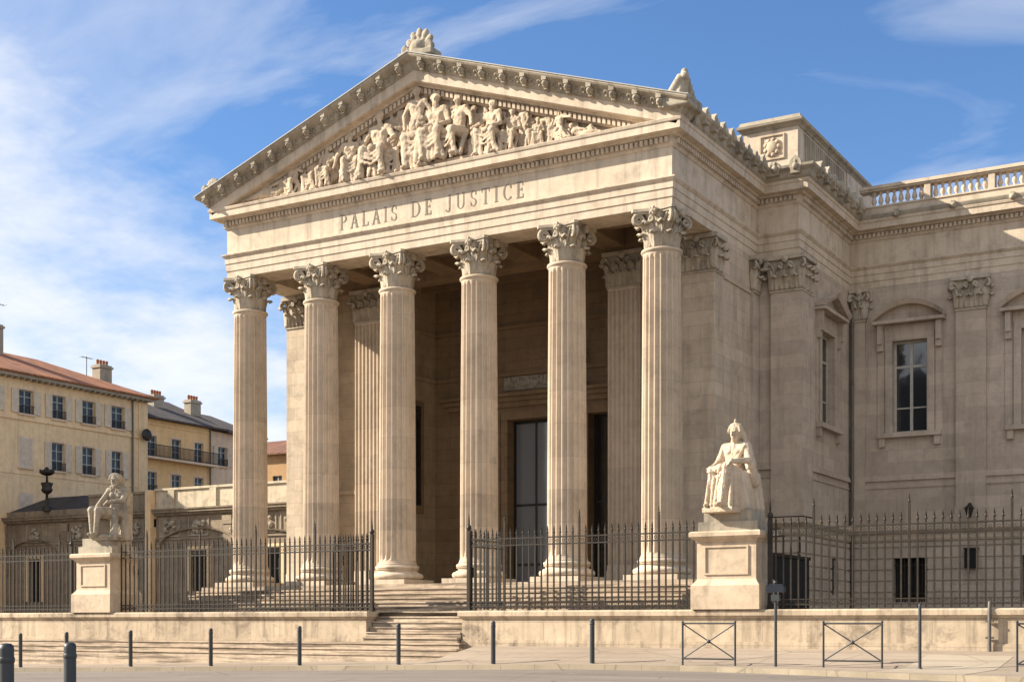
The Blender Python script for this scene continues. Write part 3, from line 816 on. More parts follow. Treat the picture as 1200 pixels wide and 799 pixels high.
mb.build('raking_dentils', 'smooth', rc)
for sg in (-1, 1):   # lion-head spouts on the raking gutter
    for i in range(12):
        u = UA + sg * (.45 + .78 * i)
        if not UE0 + .3 < u < UE1 - .3: continue
        z = ztop(u) - .27; mb = MB()
        mb.box((u - .085, VF - .80, z + .06), (u + .085, VF - .5, z + .235)); mb.box((u - .06, VF - .66, z - .19), (u + .06, VF - .45, z + .06))
        mb.sph((u, VF - .67, z), (.105, .13, .14), 9, 7); mb.sph((u, VF - .79, z - .05), (.06, .07, .06), 7, 5)
        for k in range(7): a = 2 * pi * k / 7; mb.sph((u + .09 * cos(a), VF - .65, z + .115 * sin(a)), .045, 6, 4)
        mb.build('lion_head', 'weather', rs)
mb = MB()   # palmettes between the spouts
for sg in (-1, 1):
    for i in range(38):
        if i % 3 == 0: continue
        u = UA + sg * (.45 + .26 * i)
        if not UE0 + .35 < u < UE1 - .35: continue
        z = ztop(u) - .27
        for a in (-.8, -.4, 0, .4, .8): mb.sph((u + .075 * sin(a), VF - .605 - .03 * cos(a), z - .05 + .13 * cos(a)), (.022, .03, .05), 6, 4)
        mb.sph((u, VF - .57, z - .08), (.05, .04, .04), 6, 4)
mb.build('palmette_band', 'weather', rs)
# tympanum
mb = MB(); mb.prism([(UL + .2, 15.05), (UR - .2, 15.05), (UA, ztop(UA) - .9)], VF + .14, VF + .6, lambda x, y, t: (x, t, y)); ty = mb.build('tympanum', 'smooth', court)
mb = MB(); mb.box((UA - 1.2, VF - .32, 15.08), (UA + 3.2, VF + .16, 15.24)); mb.build('relief_ledge', 'smooth', ty)
# portico roof
mb = MB()
pts = [(UE0 + .35, ztop(UE0) - .22), (UA, ZA - .12), (UE1 - .35, ztop(UE1) - .22), (UE1 - .35, 15.05), (UE0 + .35, 15.05)]
mb.prism(pts, VF + .55, 47.5, lambda x, y, t: (x, t, y)); mb.build('portico_roof', 'slate', court)
mb = MB()
moulding(mb, [(UL, 46.0), (UL, VF + .4)], SP); mb.build('left_gutter', 'weather', court).name = 'gutter'
# acroteria
def acro(c, w, h, d, seed):
    random.seed(seed); mb = MB(); x, y, z = c
    mb.box((x - w * .5, y - d * .4, z - .1), (x + w * .5, y + d * .5, z + .12))
    for i in range(9):
        a = pi * (i + .0) / 8; L = h * (.62 + .38 * sin(a))
        for t in (.35, .6, .85, 1.0):
            mb.sph((x + cos(a) * L * t * w / h * .5, y - .04 + .08 * t, z + .05 + sin(a) * L * t * .92), (.07 + .06 * t, .09, .08 + .05 * t), 7, 5)
    mb.sph((x, y - .1, z + h * .3), (w * .22, d * .3, h * .28))
    for sg in (-1, 1): volute(mb, (x + sg * w * .33, y - .12, z + .22), (sg, 0, 0), r=.15, tr=.06)
    return link('acroterion', remeshed(mb, .035, 1), 'weather', court)
acro((UA + .15, VF - .35, ZA), 1.35, .85, .7, 1)
acro((UE0 + .45, VF - .35, 15.62), .75, .55, .7, 2)
# right corner acroterion: a tall half palmette leaning forward
mb = MB(); x, y, z = UE1 - .35, VF - .3, 15.5
mb.box((x - .5, y - .4, z - .2), (x + .35, y + .7, z + .12))
for i in range(8):
    t = i / 7; mb.sph((x - .1 + .14 * t, y + .05, z + .1 + .80 * t), (.26 - .14 * t, .30 - .16 * t, .14), 9, 6)
for i in range(6): mb.sph((x - .45 + .08 * i, y - .1, z + .15 + .11 * i), (.14, .14, .14), 7, 5)
for i in range(6): mb.sph((x + .12, y - .1 + .14 * i, z + .75 - .13 * i), (.13, .13, .13), 7, 5)
link('acroterion', remeshed(mb, .035, 1), 'weather', court)

# --- figures
def chain(mb, a, b, ra, rb, k=.45):
    a = Vector(a); b = Vector(b); L = (b - a).length; n = max(2, int(L / (k * min(ra, rb))) + 1); n = min(n, 26)
    for i in range(n + 1):
        t = i / n; mb.sph(a.lerp(b, t), ra + (rb - ra) * t, 8, 6)
STAND = dict(head=(0, -.01, .935), neck=(0, 0, .85), chest=(0, 0, .745), waist=(0, 0, .64), pelvis=(0, 0, .54),
             lsh=(-.105, 0, .805), lel=(-.15, .0, .65), lha=(-.14, -.07, .52), rsh=(.105, 0, .805), rel=(.15, .0, .65), rha=(.13, -.07, .52),
             lhip=(-.055, 0, .53), lkn=(-.065, -.04, .285), lft=(-.07, 0, .045), rhip=(.055, 0, .53), rkn=(.06, -.02, .285), rft=(.07, 0, .045))
def seated(turn=0.0):
    d = {k: (v[0], v[1], v[2] - .26) for k, v in STAND.items()}
    d.update(lhip=(-.07, -.02, .28), rhip=(.07, -.02, .28), lkn=(-.10, -.25, .31), rkn=(.10, -.25, .30), lft=(-.085, -.25, .045), rft=(.10, -.22, .045),
             lel=(-.17, -.03, .40), lha=(-.10, -.20, .36), rel=(.17, -.03, .40), rha=(.10, -.20, .36))
    return d
RECL = dict(head=(-.30, -.02, .36), neck=(-.25, 0, .29), chest=(-.19, 0, .22), waist=(-.09, 0, .14), pelvis=(0, 0, .10),
            lsh=(-.26, -.06, .22), lel=(-.30, -.08, .08), lha=(-.2, -.12, .04), rsh=(-.17, .04, .28), rel=(-.07, -.05, .24), rha=(.06, -.06, .20),
            lhip=(.02, -.05, .09), lkn=(.24, -.08, .10), lft=(.46, -.06, .05), rhip=(.02, .04, .12), rkn=(.2, .0, .24), rft=(.34, .0, .06))
def body(mb, J, h, drape='full', hair=1, fold=5, beard=False, hands=False, seedv=0, hs=1.0):
    rnd = random.Random(seedv)
    g = {k: Vector(v) * h for k, v in J.items()}
    def c(a, b, ra, rb): chain(mb, g[a], g[b], ra * h, rb * h)
    up = (g['head'] - g['neck']).normalized()
    # torso
    c('neck', 'head', .030, .030)
    sx = (g['rsh'] - g['lsh']).normalized()
    for s_ in (-1, 1):
        chain(mb, g['chest'] + sx * .045 * h * s_, g['waist'] + sx * .03 * h * s_, .070 * h, .060 * h)
        chain(mb, g['waist'] + sx * .03 * h * s_, g['pelvis'] + sx * .04 * h * s_, .060 * h, .072 * h)
    for s_ in (-1, 1): mb.sph(g['chest'] + sx * .05 * h * s_ + Vector((0, -.05 * h, .012 * h)), (.045 * h, .035 * h, .035 * h), 8, 6)
    mb.sph(g['waist'] + Vector((0, -.03 * h, -.02 * h)), (.06 * h, .05 * h, .06 * h), 8, 6)
    if drape == 'legs' and seedv % 2 == 0:
        for k in range(4): chain(mb, g['lsh'] + Vector((.02 * h * k, -.035 * h, 0)), g['pelvis'] + Vector((.09 * h - .02 * h * k, -.06 * h, .05 * h)), .018 * h, .024 * h)
    c('lsh', 'rsh', .048, .048); chain(mb, g['chest'], g['neck'], .075 * h, .04 * h)
    for p in 'lr':
        c(p + 'sh', p + 'el', .040, .031); c(p + 'el', p + 'ha', .031, .021)
        c(p + 'hip', p + 'kn', .070, .050); c(p + 'kn', p + 'ft', .046, .028)
        f = g[p + 'ft']; mb.sph(f + Vector((0, -.035 * h, -.015 * h)), (.028 * h, .062 * h, .024 * h), 8, 6)
        ha = g[p + 'ha']; el = g[p + 'el']; d = (ha - el).normalized()
        mb.sph(ha + d * .02 * h, .026 * h, 8, 6)
        if hands:
            sd = d.cross(Vector((0, 0, 1)));
            if sd.length < .1: sd = Vector((1, 0, 0))
            sd.normalize()
            for q in range(4):
                b0 = ha + d * .03 * h + sd * (.013 * h * (q - 1.5)); L = (.040, .046, .043, .034)[q] * h
                mid = b0 + d * L * .55 + Vector((0, 0, -.008 * h)); tip = mid + (d * .5 + Vector((0, -.1, -.75))).normalized() * L * .55
                chain(mb, b0, mid, .0085 * h, .008 * h, .8); chain(mb, mid, tip, .008 * h, .007 * h, .8)
            chain(mb, ha + sd * .02 * h, ha + sd * .035 * h + d * .03 * h, .009 * h, .008 * h, .8)
    # head: cranium, jaw, nose, brow, ears, hair
    H = g['head']; mb.sph(H, (.044 * h * hs, .052 * h * hs, .056 * h * hs), 12, 9)
    mb.sph(H + Vector((0, -.012 * h * hs, -.034 * h * hs)), (.031 * h * hs, .036 * h * hs, .034 * h * hs), 9, 7)
    mb.sph(H + Vector((0, -.055 * h * hs, -.008 * h * hs)), (.008 * h * hs, .012 * h * hs, .018 * h * hs), 7, 5)
    for s_ in (-1, 1):
        mb.sph(H + Vector((.018 * h * hs * s_, -.044 * h * hs, .012 * h * hs)), (.014 * h * hs, .008 * h * hs, .006 * h * hs), 7, 5)
        mb.sph(H + Vector((.045 * h * hs * s_, 0, -.005 * h * hs)), (.008 * h * hs, .012 * h * hs, .018 * h * hs), 6, 5)
    mb.sph(H + Vector((0, -.046 * h * hs, -.034 * h * hs)), (.013 * h * hs, .007 * h * hs, .006 * h * hs), 7, 5)
    if hair:
        mb.sph(H + Vector((0, .012 * h * hs, .018 * h * hs)), (.054 * h * hs, .056 * h * hs, .056 * h * hs), 10, 8)
        for k in range(10):
            a = pi * k / 9; mb.sph(H + Vector((.052 * h * hs * cos(a), -.018 * h * hs, .012 * h * hs + .046 * h * hs * sin(a))), .016 * h * hs, 6, 5)
        mb.sph(H + Vector((0, .06 * h * hs, .0)), .03 * h * hs, 7, 5)
    if beard:
        for k in range(8): mb.sph(H + Vector((rnd.uniform(-.025, .025) * h * hs, -.035 * h * hs, -.045 * h * hs - rnd.uniform(0, .05) * h * hs)), .018 * h * hs, 6, 5)
    # drapery
    if drape in ('full', 'legs'):
        kl, kr, fl, fr_ = g['lkn'], g['rkn'], g['lft'], g['rft']
        for k in range(fold + 1):
            t = k / fold; a = kl.lerp(kr, t); b = fl.lerp(fr_, t) + Vector(((t - .5) * .10 * h, .01 * h, -.02 * h))
            a = a + Vector((0, .01 * h, -.01 * h)); a.y += .035 * h * sin(pi * t)
            b = b + Vector((rnd.uniform(-.03, .03) * h, rnd.uniform(-.02, .03) * h, 0))
            m_ = a.lerp(b, .5) + Vector((rnd.uniform(-.03, .03) * h, .016 * h * (k % 2), 0))
            r_ = (.020 if k % 2 else .028) * h * rnd.uniform(.85, 1.2)
            chain(mb, a, m_, .030 * h, r_); chain(mb, m_, b, r_, r_ * 1.15)
        for k in range(3):   # sagging cross folds between the knees
            z_ = .02 + .05 * k; mid = (kl + kr) / 2 + Vector((rnd.uniform(-.02, .02) * h, .0, -(z_ + .05) * h))
            chain(mb, kl + Vector((0, -.01 * h, -z_ * h)), mid, .018 * h, .015 * h); chain(mb, mid, kr + Vector((0, -.01 * h, -z_ * h)), .015 * h, .018 * h)
        hl, hr = g['lhip'], g['rhip']
        for k in range(4):
            t = k / 3; chain(mb, hl.lerp(hr, t) + Vector((0, 0, .03 * h)), kl.lerp(kr, min(1, max(0, t + rnd.uniform(-.2, .2)))) + Vector((0, 0, .015 * h)), .045 * h, .036 * h)
        for s_, hp, kn, ft in ((-1, hl, kl, fl), (1, hr, kr, fr_)):
            chain(mb, hp + Vector((s_ * .04 * h, .02 * h, 0)), ft + Vector((s_ * .05 * h, .06 * h, -.02 * h)), .04 * h, .03 * h)
    if drape == 'full':
        for s_ in (-1, 1):
            sh = g['lsh'] if s_ < 0 else g['rsh']
            for k in range(3):
                chain(mb, sh + Vector((-s_ * .03 * h * k, -.03 * h, .0)), g['waist'] + Vector((s_ * .02 * h * (1 - k), -.055 * h, .01 * h)), .020 * h, .016 * h)
        chain(mb, g['waist'] + Vector((-.06 * h, -.04 * h, 0)), g['waist'] + Vector((.06 * h, -.04 * h, 0)), .018 * h, .018 * h)
def mod(d, **k):
    d = dict(d); d.update(k); return d
RA = dict(rel=(.22, -.02, .86 - .26), rha=(.27, -.05, .98 - .26))
def ux(x, v=VF - .2):     # plan position on a street-parallel plane from picture column
    k = (x - 600) / 1597.03
    return v * (k * cos(TH) - sin(TH)) / (cos(TH) + k * sin(TH))
def relief(x, ytop, kind, label=None, flip=False, lift=0, drape='legs', dv=0.0, seedv=0, scale=None, **over):
    v = VF - .14 + dv; u = ux(x, v); d = -u * sin(TH) + v * cos(TH); ztopf = (728.65 - ytop) * d / 1597.03
    z0 = 15.09 + lift
    J = dict(stand=STAND, seat=seated(), recl=RECL)[kind]; J = mod(J, **over)
    hh = (ztopf - z0) / (J['head'][2] + .06)
    rq = random.Random(seedv * 13 + 5)
    mb = MB(); body(mb, J, hh, drape, fold=6, seedv=seedv, beard=seedv % 3 == 1)
    if kind == 'seat':
        for k in range(9): mb.sph((rq.uniform(-.16, .16) * hh, rq.uniform(.0, .14) * hh, rq.uniform(.02, .2) * hh), rq.uniform(.05, .09) * hh, 7, 5)
    if kind == 'stand':
        for sd in (-1, 1): 
            xx = rq.uniform(.05, .10) * sd; chain(mb, (xx * hh, .08 * hh, .7 * hh), ((xx + rq.uniform(-.03, .03)) * hh, .08 * hh, .05 * hh), .04 * hh, .06 * hh)
    if kind == 'recl': chain(mb, (-.3 * hh, .05 * hh, .05 * hh), (.4 * hh, .05 * hh, .03 * hh), .07 * hh, .04 * hh)
    sy = .54
    me = remeshed(mb, max(.020, hh * .0105), 1, 'relief_figure', disp=(hh * .035, hh * .022))
    tw = Matrix.Rotation(radians(rq.uniform(-32, 32)) if kind != 'recl' else 0, 4, 'Z') @ Matrix.Rotation(radians(rq.uniform(-5, 5)), 4, 'Y')
    me.transform(Matrix.Translation((u, v, z0)) @ Matrix.Scale(1, 4) @ Matrix.Scale(-1 if flip else 1, 4, (1, 0, 0)) @ Matrix.Scale(sy, 4, (0, 1, 0)) @ tw)
    if flip: me.flip_normals()
    o = link('relief_figure', me, 'sculpt', ty)
    if label: o['label'] = label
    return o
relief(322, 201, 'recl', 'small reclining figure at the left tip of the pediment', flip=True, seedv=1)
relief(346, 189, 'seat', flip=True, seedv=2, lel=(-.2, -.05, .5), lha=(-.3, -.05, .45))
relief(367, 181, 'seat', seedv=3, dv=.12)
relief(383, 170, 'seat', seedv=4, rel=(.2, -.05, .46), rha=(.1, -.15, .42))
relief(396, 176, 'stand', seedv=5, dv=.16)
relief(409, 155, 'seat', seedv=7, lel=(-.2, -.02, .42), lha=(-.25, -.02, .27), rel=(.2, -.02, .40), rha=(.28, -.05, .28))
relief(430, 148, 'stand', seedv=8, dv=.18, drape='full')
relief(446, 131, 'seat', seedv=10, lkn=(-.15, -.25, .30), lft=(-.2, -.2, .04), lel=(-.19, -.02, .45), lha=(-.24, -.04, .3), rel=(.2, -.04, .42), rha=(.2, -.18, .36))
relief(459, 146, 'seat', seedv=21, dv=.1, flip=True)
relief(472, 116, 'stand', seedv=11, dv=.18, drape='full')
relief(489, 103, 'stand', 'tall central standing figure of the pediment relief', seedv=12, lift=.14, lel=(-.19, .0, .66), lha=(-.17, -.05, .5), rel=(.2, 0, .68), rha=(.24, -.05, .54), dv=-.05)
relief(512, 109, 'seat', seedv=13, lift=.14, dv=.02, lel=(-.2, -.05, .42), lha=(-.15, -.22, .4), drape='full')
relief(540, 110, 'seat', seedv=14, lift=.14, lkn=(-.15, -.25, .3), lft=(-.19, -.2, .04), rel=(.2, 0, .45), rha=(.27, -.06, .33), lel=(-.2, 0, .44), lha=(-.26, -.1, .34), drape='full')
relief(558, 124, 'stand', seedv=15, dv=.16, drape='full')
relief(577, 117, 'seat', seedv=16, lel=(-.2, -.05, .46), lha=(-.28, -.12, .42), rkn=(.16, -.22, .3), rft=(.2, -.18, .04))
relief(598, 127, 'seat', seedv=17, dv=.08, flip=True, rel=(.22, -.05, .5), rha=(.3, -.1, .56))
relief(614, 121, 'stand', seedv=18, dv=.1, drape='full')
relief(630, 138, 'seat', seedv=19, dv=.04)
relief(642, 127, 'stand', seedv=20, dv=.14, drape='full')
relief(656, 127, 'seat', 'figure with an arm stretched towards the right tip of the pediment', seedv=22, rel=(.24, -.04, .5), rha=(.40, -.06, .46), rkn=(.22, -.15, .2), rft=(.36, -.12, .05))
relief(684, 141, 'recl', 'reclining figure at the right tip of the pediment', flip=False, seedv=23)
relief(664, 139, 'seat', seedv=24, dv=.1)

for i, x in enumerate((336, 357, 376, 421, 436, 458, 500, 526, 548, 567, 588, 606, 622, 636, 649, 673)):
    yl = 236 - (x - 267.5) * .659 if x < 486 else 92 + (x - 486) * .178
    relief(x, yl + (17 if x < 486 else 13), 'stand' if i % 3 else 'seat', seedv=40 + i, dv=.20, drape='full' if i % 2 else 'legs', flip=bool(i % 2),
           lel=(-.19, -.03, .66 if i % 3 else .42), lha=(-.10, -.14, .70 if i % 3 else .44))

# --- inscription
def glyphs():
    s_ = .045
    def bar(x0, x1, y0, y1): return [(x0, y0), (x1, y0), (x1, y1), (x0, y1)]
    def serif(cx, y, w=.20, up=True): return bar(cx - w / 2, cx + w / 2, y, y + s_) if up else bar(cx - w / 2, cx + w / 2, y - s_, y)
    def arc(cx, cy, rx, ry, a0, a1, t0, t1, n=12):
        out = []
        for i in range(n):
            A, B = radians(a0 + (a1 - a0) * i / n), radians(a0 + (a1 - a0) * (i + 1) / n)
            def th(a): return t1 + (t0 - t1) * abs(cos(a))
            out.append([(cx + rx * cos(A), cy + ry * sin(A)), (cx + rx * cos(B), cy + ry * sin(B)),
                        (cx + (rx - th(B)) * cos(B), cy + (ry - th(B) * .55) * sin(B)), (cx + (rx - th(A)) * cos(A), cy + (ry - th(A) * .55) * sin(A))])
        return out
    G = {}
    stem = lambda x: [bar(x, x + .13, 0, 1), serif(x + .065, 0, .27), serif(x + .065, 1, .27, False)]
    G['I'] = (.34, stem(.10))
    G['P'] = (.66, stem(.10) + arc(.30, .74, .30, .26, -90, 90, .12, .06) + [bar(.2, .31, .48, .53), bar(.2, .31, .95, 1)])
    G['L'] = (.62, stem(.10) + [bar(.2, .58, 0, .06), bar(.53, .58, 0, .25)])
    G['E'] = (.64, stem(.10) + [bar(.2, .56, 0, .06), bar(.2, .54, .94, 1), bar(.2, .46, .49, .55), bar(.52, .57, 0, .24), bar(.50, .55, .78, 1), bar(.43, .47, .42, .62)])
    G['D'] = (.84, stem(.10) + arc(.34, .5, .44, .5, -90, 90, .13, .06) + [bar(.2, .35, 0, .05), bar(.2, .35, .95, 1)])
    G['A'] = (.80, [[(.10, 0), (.17, 0), (.43, 1), (.36, 1)], [(.54, 0), (.70, 0), (.44, 1), (.34, 1)], bar(.2, .58, .32, .37), serif(.13, 0, .22), serif(.63, 0, .26)])
    G['S'] = (.58, arc(.30, .74, .22, .26, 40, 270, .09, .07) + arc(.30, .26, .24, .26, -140, 90, .10, .07) + [bar(.46, .50, .72, .94), bar(.08, .12, .06, .28)])
    G['J'] = (.52, [bar(.28, .41, .10, 1), serif(.345, 1, .27, False)] + arc(.20, .12, .21, .20, -170, 0, .13, .08, 10))
    G['U'] = (.82, [bar(.12, .25, .3, 1), bar(.62, .69, .3, 1), serif(.185, 1, .27, False), serif(.655, 1, .22, False)] + arc(.405, .31, .285, .32, 180, 360, .10, .06))
    G['T'] = (.72, [bar(.30, .43, 0, 1), bar(.06, .67, .94, 1), serif(.365, 0, .27), bar(.06, .10, .76, 1), bar(.63, .67, .76, 1)])
    G['C'] = (.74, arc(.42, .5, .36, .5, 40, 320, .12, .06, 18) + [bar(.65, .69, .70, .93), bar(.65, .69, .08, .2)])
    return G
G = glyphs()
ins = bpy.data.objects.new('inscription', None); COL.objects.link(ins); ins.parent = court; ORG[ins] = ORG[court]; ins['label'] = 'carved capital letters PALAIS DE JUSTICE'
for word, u0, u1, zb in (('PALAIS', -29.11, -26.68, 13.64), ('DE', -26.12, -25.26, 13.64), ('JUSTICE', -24.73, -21.71, 13.64)):
    hgt = .52; tot = sum(G[c][0] for c in word); gap = ((u1 - u0) / (hgt * .92) - tot) / (len(word) - 1); x = 0; lay = 0
    for c in word:
        mb = MB()
        for poly in G[c][1]:
            lay += 1; e = .0006 * (lay % 11)
            mb.prism([(u0 + (x + px) * hgt * .92, zb + py * hgt) for px, py in poly], VF - .009 - e, VF + .02 + e, lambda a, b, t: (a, t, b))
        mb.build('letter', 'cut', ins); x += G[c][0] + gap

# --- corner block (avant-corps) and wing
ZB = 3.56     # top of the basement storey
def window_unit(ax, c, a0, a1, z0, z1, seg=True, parent=court, cur=True):
    """tall window with surround, sill, consoles and segmental pediment"""
    am = (a0 + a1) / 2; w = a1 - a0
    mb = MB()
    for x, y in ((a0 - .26, a0), (a1, a1 + .26)): wbox(mb, ax, c, x, y, z0, z1 + .26, -.01, .08)
    wbox(mb, ax, c, a0, a1, z1, z1 + .262, -.01, .078)
    wbox(mb, ax, c, a0 - .30, a1 + .30, z1 + .26, z1 + .60, -.01, .05)
    for x in (a0 - .56, a1 + .30):
        wbox(mb, ax, c, x, x + .26, z0 + .0, z1 + .3, -.01, .035)
        wbox(mb, ax, c, x + .02, x + .24, z1 - .35, z1 + .62, -.01, .17); wbox(mb, ax, c, x + .04, x + .22, z1 - .1, z1 + .6, .17, .26)
    # pediment base cornice, then the arch
    wbox(mb, ax, c, a0 - .68, a1 + .68, z1 + .62, z1 + .74, -.01, .40)
    R = w / 2 + .68; rise = .56; N = 14
    for i in range(N):
        x0 = -R + 2 * R * i / N; x1 = -R + 2 * R * (i + 1) / N
        f = (lambda x: rise * (1 - (x / R) ** 2)) if seg else (lambda x: rise * (1 - abs(x) / R))
        zz0, zz1 = z1 + .74 + f(x0), z1 + .74 + f(x1)
        p = [P3(ax, c, am + x0, zz0 - .02, -.01), P3(ax, c, am + x1, zz1 - .02, -.01), P3(ax, c, am + x1, zz1 - .02, .42), P3(ax, c, am + x0, zz0 - .02, .42),
             P3(ax, c, am + x0, zz0 + .12, -.01), P3(ax, c, am + x1, zz1 + .12, -.01), P3(ax, c, am + x1, zz1 + .15, .52), P3(ax, c, am + x0, zz0 + .15, .52)]
        mb.hexa(p)
        p = [P3(ax, c, am + x0, z1 + .73, -.01), P3(ax, c, am + x1, z1 + .73, -.01), P3(ax, c, am + x1, z1 + .73, .12), P3(ax, c, am + x0, z1 + .73, .12),
             P3(ax, c, am + x0, zz0, -.01), P3(ax, c, am + x1, zz1, -.01), P3(ax, c, am + x1, zz1, .12), P3(ax, c, am + x0, zz0, .12)]
        mb.hexa(p)
    # sill on two brackets
    wbox(mb, ax, c, a0 - .52, a1 + .52, z0 - .17, z0, -.01, .24)
    for x in (a0 - .48, a1 + .26): wbox(mb, ax, c, x, x + .22, z0 - .5, z0 - .17, -.01, .16)
    wn_ = mb.build('window', 'limewing', parent)
    fm = MB(); d = -.22
    for x, y in ((a0, a0 + .09), (a1 - .09, a1)): wbox(fm, ax, c, x, y, z0, z1, d - .06, d)
    wbox(fm, ax, c, am - .055, am + .055, z0 + .1, z1 - .09, d - .058, d - .002)
    for z in (z0, z1 - .09, z1 - 1.0): wbox(fm, ax, c, a0 + .09, a1 - .09, z, z + .09, d - .06, d)
    wbox(fm, ax, c, a0 + .09, a1 - .09, z0 + .92, z0 + .97, d - .055, d - .004)
    fm.build('window_frame', 'wframe', wn_)
    g = MB(); wbox(g, ax, c, a0 + .04, a1 - .04, z0 + .05, z1 - .05, d - .045, d - .03); g.build('window_pane', 'glass', wn_)
    if cur:
        g = MB()
        for (x0, x1) in ((a0 + .05, am - .05), (am + .05, a1 - .05)):
            pts = []; n = 16
            for i in range(n):
                xa = x0 + (x1 - x0) * i / n; xb = x0 + (x1 - x0) * (i + 1) / n
                wa, wb_ = .02 * sin(i * 1.6), .02 * sin((i + 1) * 1.6)
                g.quad(P3(ax, c, xa, z0 + 1.2, d - .16 + wa), P3(ax, c, xb, z0 + 1.2, d - .16 + wb_), P3(ax, c, xb, z1, d - .16 + wb_), P3(ax, c, xa, z1, d - .16 + wa))
        g.build('curtain', 'wframe', wn_)
    return wn_
WINS = [(-13.42, -12.13, 7.07, 10.52), (-8.82, -7.53, 7.07, 10.52), (-4.2, -2.91, 7.07, 10.52), (.4, 1.69, 7.07, 10.52)]
BAS = [(-13.39, -12.13, .75, 2.42), (-8.8, -7.54, .75, 2.42), (-4.2, -2.94, .75, 2.42), (.4, 1.66, .75, 2.42)]
SWIN = (47.75, 49.3, 7.1, 10.45)
mb = MB()
wall(mb, 'v', WV, BU, 6, ZB, 12.62, WINS)
wall(mb, 'v', BV, UR - .05, BU, ZB, 12.62, [], th=.3)
wall(mb, 'u', BU, BV, WV, ZB, 12.62, [SWIN])
for c_, ax, a0, a1 in ((WV, 'v', BU, 6), (BU, 'u', BV - .0, WV), (BV, 'v', UR, BU)):
    wbox(mb, ax, c_, a0 + (.003 if ax == 'v' else 0), a1, 5.30, 5.42, -.01, .09); wbox(mb, ax, c_, a0 + .003, a1, 5.42, 5.50, -.01, .05); wbox(mb, ax, c_, a0 + .003, a1, 5.02, 5.08, -.01, .04)
    wbox(mb, ax, c_, a0 + .003, a1 - .001, 12.1, 12.2, -.01, .06) if False else None
main = mb.build('upper_wall', 'limewing', court)
mb = MB(); moulding(mb, [(UR, 45.0), (UR, BV), (BU, BV), (BU, WV), (6, WV)], [(-.1, 3.02), (.06, 3.02), (.10, 3.10), (.10, 3.26), (.24, 3.36), (.30, 3.42), (.30, 3.56), (.12, 3.62), (-.1, 3.64)])
mb.build('basement_cornice', 'lime', court)
# rusticated basement
mb = MB()
wall(mb, 'v', WV, BU, 6, .2, ZB, BAS, reveal=.5); wall(mb, 'v', BV, UR - .1, BU, .2, ZB, [], th=.3); wall(mb, 'u', BU, BV, WV, .2, ZB, [(49.0, 49.75, 1.0, 2.35)], reveal=.4)
def courses(ax, c_, a0, a1, hs):
    z = .30
    while z < 3.0:
        z1 = min(z + .40, 3.01); segs = [(a0, a1)]
        for h in hs:
            if h[2] < z1 - .02 and h[3] > z + .02:
                ns = []
                for s0, s1 in segs:
                    if h[0] > s0 and h[1] < s1: ns += [(s0, h[0]), (h[1], s1)]
                    else: ns.append((s0, s1))
                segs = ns
        for s0, s1 in segs: wbox(mb, ax, c_, s0, s1, z, z1 - .045, -.01, .05)
        z += .42
courses('v', WV, BU + .06, 6, BAS); courses('u', BU, BV - .05, WV - .06, [(49.0, 49.75, 1.0, 2.35)]); courses('v', BV, UR + .01, BU + .05, [])
mb.build('basement_wall', 'limewing', court)
for w_ in WINS: window_unit('v', WV, *w_)
window_unit('u', BU, *SWIN, seg=False, cur=False)
for b_ in BAS + [None]:
    f = MB()
    if b_: ax, c_, q = 'v', WV, b_
    else: ax, c_, q = 'u', BU, (49.0, 49.75, 1.0, 2.35)
    g = MB(); wbox(g, ax, c_, q[0], q[1], q[2], q[3], -.40, -.36); bo = g.build('basement_window', 'void', court)
    x = q[0] + .12
    while x < q[1] - .05: wbox(f, ax, c_, x, x + .025, q[2], q[3], -.12, -.095); x += .13
    for z in (q[2] + .3, q[3] - .3): wbox(f, ax, c_, q[0], q[1], z, z + .03, -.125, -.09)
    f.build('window_bars', 'iron', bo)
# pilasters
def pilaster(ax, c_, a0, a1, out=.14, z0=3.64, capw=True, ds=(0, 0)):
    mb = MB(); wbox(mb, ax, c_, a0, a1, z0 + .6, 12.6, -.01, out)
    wbox(mb, ax, c_, a0 - .06, a1 + .06, z0, z0 + .32, -.01, out + .08); wbox(mb, ax, c_, a0 - .03, a1 + .03, z0 + .32, z0 + .6, -.01, out + .05)
    wbox(mb, ax, c_, a0 + .002, a1 - .002, z0 + .6, 5.6, -.01, out + .012)
    p = mb.build('pilaster', 'limewing', court)
    am = (a0 + a1) / 2
    if capw:
        if ax == 'v': put_cap(p, am, c_ - out - .01, 0, a1 - a0, (out, out))
        else: put_cap(p, c_ + out + .01, am, pi / 2, a1 - a0, (out, out))
    return p
pilaster('v', WV, -11.09, -10.03); pilaster('v', WV, -6.5, -5.44); pilaster('v', WV, -1.9, -.84); pilaster('v', WV, 2.7, 3.76)
pilaster('v', WV, BU + .2, BU + .62, out=.12)
# corner pilaster of the block: front and side in one pier
mb = MB(); mb.box((-16.02, BV - .14, 3.64), (BU + .14, BV + 1.12, 12.6)); mb.box((-16.08, BV - .22, 3.64), (BU + .22, BV + 1.2, 4.0)); mb.box((-16.05, BV - .18, 4.0), (BU + .18, BV + 1.16, 4.25))
cp = mb.build('corner_pilaster', 'limewing', court)
put_cap(cp, (-16.02 + BU + .14) / 2, BV - .145, 0, 1.1, (.2, 1.2))
# response pilaster on the portico flank
mb = MB(); mb.box((UR - .02, 44.75, 1.2), (UR + .10, 45.38, 12.6)); rp = mb.build('corner_pilaster', 'limewing', court)
put_cap(rp, UR + .11, 45.06, pi / 2, .60, (.1, .1))
# flank string moulding below the architrave
mb = MB(); mb.box((UR - .01, 42.25, 11.30), (UR + .045, 44.74, 11.40)); mb.box((UR - .01, 41.5, 1.283), (UR + .07, 44.74, 1.9)); mb.build('flank_string', 'lime', court)

